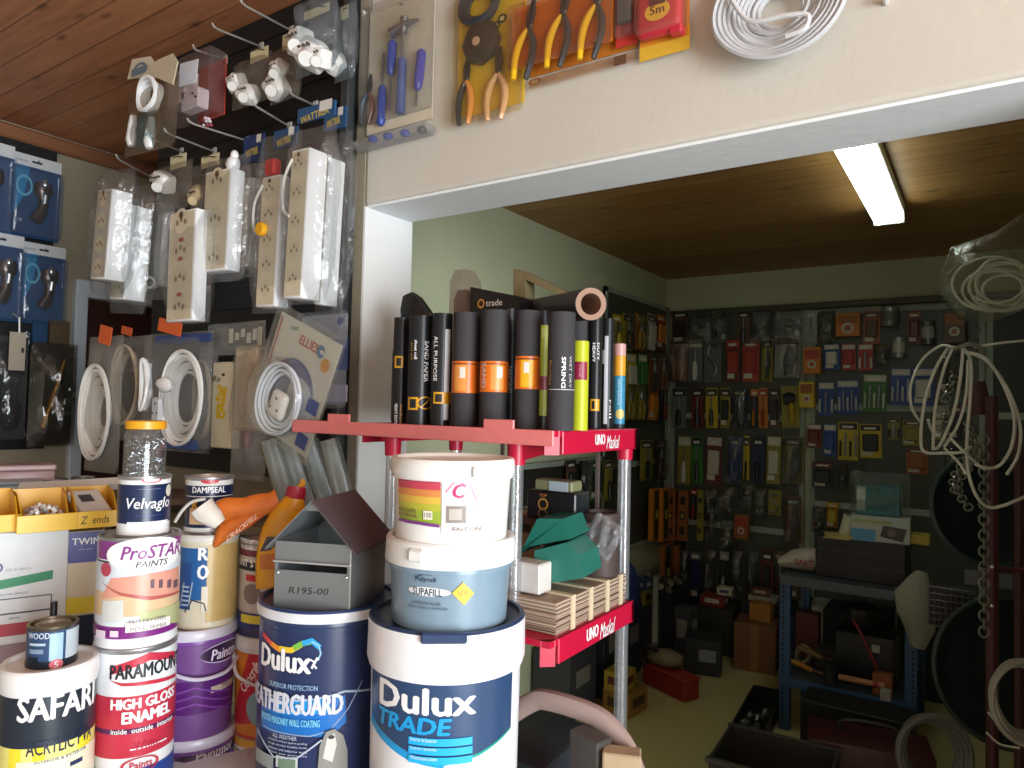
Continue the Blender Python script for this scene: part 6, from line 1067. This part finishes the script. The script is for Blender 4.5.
b = MB(); b.cyl((0, 0, 0), (0, 0, onY(992, 396, fy).z), .018, rm, seg=12); b.build('upright', rf); b = MB(); x2 = onY(1019, 620, fy+.12).x-q.x; b.cyl((x2, .12, 0), (x2, .12, onY(1019, 430, fy).z), .014, rm, seg=12); b.build('upright', rf)
b = MB(); z = onY(992, 568, fy).z; b.cyl((0, 0, z), (x2+.5, .12, z+.01), .008, rm, seg=8); b.cyl((0, 0, .35), (x2+.5, .12, .35), .012, rm, seg=8); b.build('cross_bar', rf); b = MB(); [b.blob((0, -.018, onY(992, y, fy).z), (.014, .01, .014), M('#a8a4a0', .3, .8), 1) for y in (566, 605)]; b.build('bolt', rf)
b = MB(); z = onY(992, 588, fy).z; b.box((x2+.15, .15, z), (.6, .02, .05), M('#3a4244', .4)); b.build('grey_rail', rf)
def dish(lab, px, py, Y, r, tilt, zrot, base=False):
    p = onY(px, py, Y); o = thing('barrow_tray', lab, 'wheelbarrow tray', p, zrot, 'dark green trays', rx=tilt); b = MB(); gm = M('#1f2c2e', .6, spec=.25)
    b.lathe([(0, .0), (r*.55, .004), (r*.85, .035), (r, .085), (r*1.03, .09), (r*1.03, .084), (r*.9, .03), (r*.6, -.006), (0, -.008)], gm, 40); b.build('pan', o); b = MB(); P = [(r*1.025*math.cos(a*.1571), r*1.025*math.sin(a*.1571), .088) for a in range(40)]; b.tube(P, .009, M('#27383a', .5), 8, closed=True); b.build('rolled_rim', o); return o
dish('upper dark green round tray leaning behind the hanging chain', 975, 512, 3.05, .185, math.radians(78), .5)
dish('lower dark green round tray behind the red upright, near the floor', 998, 668, 3.2, .25, math.radians(80), .45)
# chain
def chain(par, P, sc=.011):
    b = MB(); m = M('#8d8f84', .35, .7); P = [Vector(p) for p in P]; n = len(P)
    for k in range(n-1):
        a, c_ = P[k], P[k+1]; mid = (a+c_)/2; t = (c_-a).normalized(); s = t.cross(Vector((0, 1, 0)) if k % 2 else Vector((1, 0, 0))).normalized(); ring = []
        for j in range(10):
            th = 2*math.pi*j/10; ring.append(mid+t*math.cos(th)*(c_-a).length*.72+s*math.sin(th)*sc)
        b.tube(ring, .0032, m, 5, closed=True)
    return b.build('chain_links', par)
cy_ = 2.62; q = onY(984, 428, cy_); o = thing('hanging_chain', 'steel chain hanging straight down in front of the red upright', 'chain', q); zz_ = onY(985, 636, cy_).z-q.z; chain(o, [(0, 0, zz_*k/26) for k in range(27)], .013)
o = thing('chain_bundle', 'bunch of looped chain hanging among the white cables', 'chain', onY(972, 424, 2.66)); b0 = o.location
for s in (0, 1): chain(o, [(.012*s-.02+.03*math.sin(k*.3+s), -.01*s, -.012*k-.05*s) for k in range(19)], .012)
o = thing('chain_bundle', 'brassy chain tangle behind the left white cable loops', 'chain', onY(952, 372, 2.9)); chain(o, [(.01*math.sin(k)*1.2-.002*k, 0, -.017*k) for k in range(16)], .015)
# white cable bundle
cm = M('#d2d4c4', .45); cyy = 2.55; q = onY(965, 346, cyy); o = thing('cable_bundle', 'long loops of white cable hanging on a hook at the right of the back room', 'cable bundle', q)
K = lambda x, y, dy=0: onY(x, y, cyy+dy)-q
b = MB()
for pts, r in (([(952, 347), (940, 346), (922, 360), (911, 385), (912, 408), (922, 424)], .0065), ([(952, 347), (965, 350), (971, 365), (970, 400), (967, 440), (968, 470), (976, 495), (988, 507), (1005, 505), (1030, 494)], .0075), ([(948, 348), (935, 370), (924, 405), (921, 440), (925, 452), (945, 453), (962, 452), (970, 447)], .0075), ([(952, 349), (943, 372), (935, 410), (933, 450)], .007), ([(963, 350), (960, 380), (953, 415), (940, 445), (932, 449)], .0075), ([(968, 360), (966, 395), (958, 425), (944, 447)], .007), ([(965, 352), (985, 358), (1002, 382), (1014, 415), (1012, 445), (1000, 465), (986, 468), (975, 464)], .0075), ([(966, 352), (988, 362), (1008, 390), (1020, 425), (1018, 455), (1007, 474)], .0075), ([(950, 438), (964, 452), (975, 462), (985, 470)], .0065), ([(928, 420), (933, 432), (940, 436)], .007), ([(944, 448), (958, 462), (966, 474)], .006), ([(975, 347), (1000, 343), (1030, 340)], .006)):
    rnd = random.Random(len(pts)+int(pts[1][0])); b.tube(curve([K(x, y, rnd.uniform(-.06, .06)) for x, y in pts], 7), r*.62, cm, 7)
b.build('cable', o)
b = MB(); b.tube(curve([K(955, 349, -.03), K(968, 344, -.05), K(980, 347, -.03), (K(985, 355))], 5), .006, M('#77796c', .4), 7); b.tube([(0, 0, 0), (.03, .0, .03), (.04, .0, .05)], .005, M('#6a7a70', .3, .6), 6); b.build('tie', o)
o = thing('red_handle_tool', 'dark red handled tool hanging behind the white cable loops', 'hand tool', onY(978, 400, 2.9)); b = MB(); loft(b, [(0, 0, -.05), (0, 0, .0), (-.01, 0, .06)], [.03, .035, .03], [.02]*3, M('#4e2426', .5), (0, 1, 0), 10); b.build('tool_body', o)
# bagged coil, top right
q = onY(998, 275, 2.6); o = thing('bagged_cable', 'net bag with a coil of cable hanging from the back room ceiling', 'cable coil', q); K = lambda x, y, dy=0: onY(x, y, 2.6+dy)-q
b = MB(); rnd = random.Random(2)
for k in range(7):
    cx_, cy2 = 993+k*2.5, 284+(k % 3)*3; rx_, ry_ = 30+rnd.uniform(-10, 12), 20+rnd.uniform(-6, 8); b.tube([K(cx_+rx_*math.cos(a*.2244), cy2+ry_*math.sin(a*.2244+rnd.uniform(-.02, .02)), .02*math.sin(a*.45+k)) for a in range(28)], .0042, cm, 6, closed=True)
b.build('cable', o)
b = MB(); loft(b, [K(1010, 314), K(1005, 305), K(998, 285), K(1005, 262), K(1020, 240), K(1030, 215)], [.05, .13, .165, .15, .07, .02], [.04, .08, .10, .09, .05, .015], CLEAR(.03, '#c8c8b0', .1, .3, .9, 40), (0, -1, 0), 18, .05); b.build('net_bag', o)
b = MB(); top = K(1030, 215); b.cyl(top, (top.x, top.y, ZCB-q.z), .003, M('#77786a', .5), seg=6); b.build('string', o)
# ---- on the floor
def fl(px, py): return onZ(px, py, 0)
p = fl(752, 672); bx('brown_carton', 'brown carton on the floor against the far wall', 'carton', (p.x, p.y+.115, 0), (.25, .22, .29), '#7c5434', rz=.1, parts=[('tape', (0, -.111, .15), (.05, .002, .28), '#94693f')])
bx('orange_carton', 'small orange carton standing on the brown carton', 'carton', (p.x+.02, p.y+.14, .291), (.13, .1, .11), '#a8762e'); bx('navy_carton', 'small navy carton right of the orange one', 'carton', (p.x+.2, p.y+.2, 0), (.14, .14, .33), '#23305c')
p = fl(700, 676); o = bx('dark_machine_box', 'dark box with a chrome panel on the floor by the left wall', 'box', (p.x-.02, p.y+.12, 0), (.22, .22, .21), '#2c3036', rz=.25, parts=[('chrome_panel', (.03, -.112, .12), (.1, .004, .07), '#8a9098')])
p = fl(668, 696); o = thing('red_case', 'long red metal case lying on the floor in the aisle', 'case', (p.x-.02, p.y+.08, 0), -.42); b = MB(); b.box((0, 0, .055), (.34, .12, .11), M('#8f2c24', .4), bev=.008); b.build('case_body', o); b = MB(); b.box((0, 0, .116), (.35, .125, .012), M('#a33a2c', .4), bev=.003); b.build('lid', o)
o = thing('sprayer', 'pale crumpled bag with black hose lying over the red case', 'bag', (p.x-.06, p.y+.10, .124)); b = MB(); b.blob((0, 0, .05), (.22, .14, .10), M('#7c735a', .5, bump=.4), 3, .05); b.build('bag_body', o); b = MB(); b.tube(curve([(-.1, -.05, .0), (-.13, -.06, .07), (-.08, -.07, .12), (-.02, -.05, .1)], 6), .014, M('#1c1d1e', .5), 8); b.build('hose', o)
lw = [((-1.86, 3.35), (.22, .3, .34), '#3a3c40', 'dark grey box by the left wall, nearest to the red stand'), ((-1.86, 3.72), (.22, .26, .5), '#2a2c34', 'tall black box by the left wall of the back room'), ((-1.86, 4.02), (.2, .24, .42), '#20304c', 'navy box standing by the left wall'), ((-1.86, 4.32), (.22, .24, .36), '#3c3a30', 'olive black box by the left wall'), ((-1.84, 4.66), (.24, .3, .4), '#2c2c30', 'black box in the far left corner'), ((-1.50, 4.82), (.26, .22, .3), '#33332f', 'dark box on the floor left of the brown carton')]
for (x, y), d_, cl, lb_ in lw: bx('storage_carton', lb_, 'box', (x, y, 0), d_, cl, parts=[('label', (d_[0]/2+.001, 0, d_[2]*.6), (.002, d_[1]*.5, d_[2]*.25), '#77786c')])
bx('yellow_pack', 'yellow pack leaning on the dark boxes behind the clear rear post', 'pack', (-1.80, 3.36, .341), (.1, .2, .2), '#a8942a', parts=[('print', (.051, 0, .1), (.002, .12, .1), '#3a3414')]); bx('yellow_carton', 'yellow and red carton on the black box by the left wall', 'carton', (-1.82, 3.72, .501), (.12, .16, .14), '#b09c2c', parts=[('print', (.061, 0, .07), (.002, .1, .07), '#8a3a2c')])
o = thing('blue_sack', 'blue plastic sack slumped on the navy box', 'sack', (-1.85, 4.03, .421)); b = MB(); loft(b, [(0, 0, 0), (0, 0, .1), (.01, 0, .2), (.02, 0, .27)], [.11, .12, .08, .02], [.1, .11, .08, .02], M('#2a3c74', .4, bump=.4), (1, 0, 0), 14, .08); b.build('sack_body', o)
o = thing('pale_pipe', 'pale pipe leaning across the goods by the left wall', 'pipe', (-1.62, 4.15, .0)); b = MB(); b.cyl((.04, -.25, .19), (-.11, .12, .48), .018, M('#8a8c84', .45), seg=12); b.build('pipe_body', o); o.location.z = .07
o = thing('fitting_heap', 'heap of small dark fittings on the boxes of the far left corner', 'fittings', (-1.82, 4.6, .40)); o['kind'] = 'stuff'; b = MB(); rnd = random.Random(11); [b.blob((rnd.uniform(-.1, .1), rnd.uniform(-.3, .16), .02+rnd.uniform(0, .07)), (.05, .05, .045), M(rnd.choice(['#3a3c38', '#6a6c64', '#4a3a30', '#8a8468', '#26282c']), .4), 1, .2) for k in range(60)]; b.build('pieces', o, kind='stuff')
for k, (x, y, z, d_, cl, lb_) in enumerate(((-1.2, 4.92, .0, (.3, .2, .36), '#26282a', 'black box under the small white box by the far wall'), (-1.22, 4.91, .361, (.18, .14, .03), '#b0b0a4', 'flat white box on the black box by the far wall'), (-.64, 4.84, 0, (.36, .3, .42), '#1e2022', 'large black box behind the blue rack'), (-.22, 4.84, 0, (.4, .3, .5), '#1b1c1e', 'large black box right behind the rack'))):
    bx('storage_carton', lb_, 'box', (x, y, z), d_, cl)
p = fl(772, 700); o = thing('drain_tray', 'long black tray on the floor beside the rack with chrome fittings in it', 'tray', (-.955, 3.62, 0), .08); b = MB(); b.box((0, 0, .01), (.15, .95, .02), M('#1d1e1c', .5)); [b.box((sx*.075, 0, .045), (.008, .95, .09), M('#1d1e1c', .5)) for sx in (-1, 1)]; [b.box((0, sy*.475, .045), (.15, .008, .09), M('#1d1e1c', .5)) for sy in (-1, 1)]; b.build('tray_body', o)
o = thing('chrome_taps', 'chrome fittings piled in the black floor tray', 'fittings', (-.955, 3.62, .021)); o['kind'] = 'stuff'; b = MB(); [b.blob((random.uniform(-.05, .05), random.uniform(-.14, .14), .03+random.uniform(0, .05)), (.04, .05, .04), M('#9a9c98', .2, .9), 1, .1) for k in range(18)]; b.build('pieces', o, kind='stuff')
p = onZ(775, 768, .25); o = thing('plastic_crate', 'dark grey plastic crate at the bottom edge in the aisle', 'crate', (onY(775, 740, 2.95).x, 2.95, 0), .05); ct_ = onY(775, 734, 3.12).z; cw = onY(832, 740, 2.85).x-onY(718, 740, 2.85).x; cg = M('#3c3e3a', .5)
b = MB(); b.box((0, 0, .012), (cw, .34, .02), cg); [b.box((sx*cw/2, 0, ct_/2), (.012, .34, ct_), cg, bev=.003) for sx in (-1, 1)]; [b.box((0, sy*.17, ct_/2), (cw, .012, ct_), cg, bev=.003) for sy in (-1, 1)]; [b.box((0, sy*.176, ct_-.012), (cw+.03, .02, .024), M('#4a4c48', .5), bev=.004) for sy in (-1, 1)]; b.build('crate_body', o); b = MB(); b.box((0, -.187, ct_*.75), (.09, .006, .035), M('#5a564a', .5), bev=.002); b.build('hand_hold', o)
o = thing('red_toolbox', 'dark red metal box on the floor in front of the rack', 'toolbox', (onY(868, 745, 3.3).x, 3.3, 0), .2); b = MB(); b.box((0, 0, .14), (.46, .24, .28), M('#3f1618', .45), bev=.012, seg=2); b.build('box_body', o); b = MB(); b.tube(curve([(-.1, 0, .28), (-.09, 0, .33), (.09, 0, .33), (.1, 0, .28)], 4), .008, M('#2a2c2c', .4), 8); b.build('handle', o)
bx('black_chest', 'flat black chest under the rack behind the dark red box', 'chest', (onY(858, 720, 3.7).x, 3.68, 0), (.46, .2, .26), '#1d1f1f')
bx('black_stand', 'narrow black stand upright under the lower rack shelf', 'stand', (onY(841, 700, 4.0).x, 4.0, 0), (.07, .07, rl_-.04), '#191a1c')
def ring(name, lab, px, py, Y, rr, n, r, col, tilt, zr):
    o = thing(name, lab, 'hose coil', onY(px, py, Y), zr, rx=tilt); b = MB(); coil(b, (0, 0), rr, rr*1.15, n, r, M(col, .5), .3, .012, 40); b.build('hose', o); return o
ring('hose_coil', 'grey hose coil at the bottom edge in front of the lower tray', 932, 754, 2.6, .105, 4, .010, '#55574f', -.15, .5)
ring('cable_ring', 'white cable ring at the right edge near the bottom', 1024, 700, 2.45, .10, 4, .0075, '#9a9c90', -.1, .6)
o = thing('white_flex', 'thin white flex curling off the red upright at the right edge', 'cable', onY(990, 700, 2.6)); q = o.location; K = lambda x, y: onY(x, y, 2.62)-q; b = MB(); b.tube(curve([K(988, 712), (K(998, 724)), K(1010, 736), K(1030, 742)], 6), .003, cm, 6); b.tube(curve([K(986, 732), K(1000, 744), K(1020, 748)], 6), .003, cm, 6); b.build('flex', o)

# small goods stacked on the floor boxes
for k, (x, y, z, d_, cl, pc, lb_) in enumerate((
    (-1.66, 4.64, 0, (.12, .12, .3), '#4a4c50', '#9a9c98', 'grey upright box in front of the far corner boxes'),
    (-1.52, 4.80, .301, (.16, .12, .07), '#7a2c28', '#c8c4b4', 'small red box on the dark box left of the brown carton'),
    (-1.46, 4.84, .372, (.10, .08, .05), '#c8c4b0', '#3a4a7c', 'little white box topmost on the small red box'),
    (-1.86, 4.32, .361, (.14, .12, .09), '#8a8034', '#2c2a1c', 'olive yellow carton on the olive black box by the left wall'),
    (-1.85, 4.33, .452, (.10, .10, .06), '#2c4a74', '#b0b4b8', 'small blue carton topmost by the left wall'),
    (-1.24, 4.90, .392, (.12, .08, .05), '#6a3a2c', '#b0a894', 'brown red carton on the flat white box by the far wall'),
    (-1.60, 3.55, 0, (.16, .2, .12), '#8f6a2c', '#3a2c1c', 'low ochre carton on the floor near the clear rear post'),
    (-1.62, 3.52, .121, (.12, .14, .10), '#a08c2c', '#5a2420', 'yellow carton lying on the low ochre carton'))):
    if d_[0]: bx('small_carton', lb_, 'carton', (x, y, z), d_, cl, rz=.1*(k % 3)-.1, parts=[('label', (0, -d_[1]/2-.001, d_[2]*.55), (d_[0]*.6, .002, d_[2]*.4), pc), ('side_label', (d_[0]/2+.001, 0, d_[2]*.55), (.002, d_[1]*.6, d_[2]*.4), pc)])
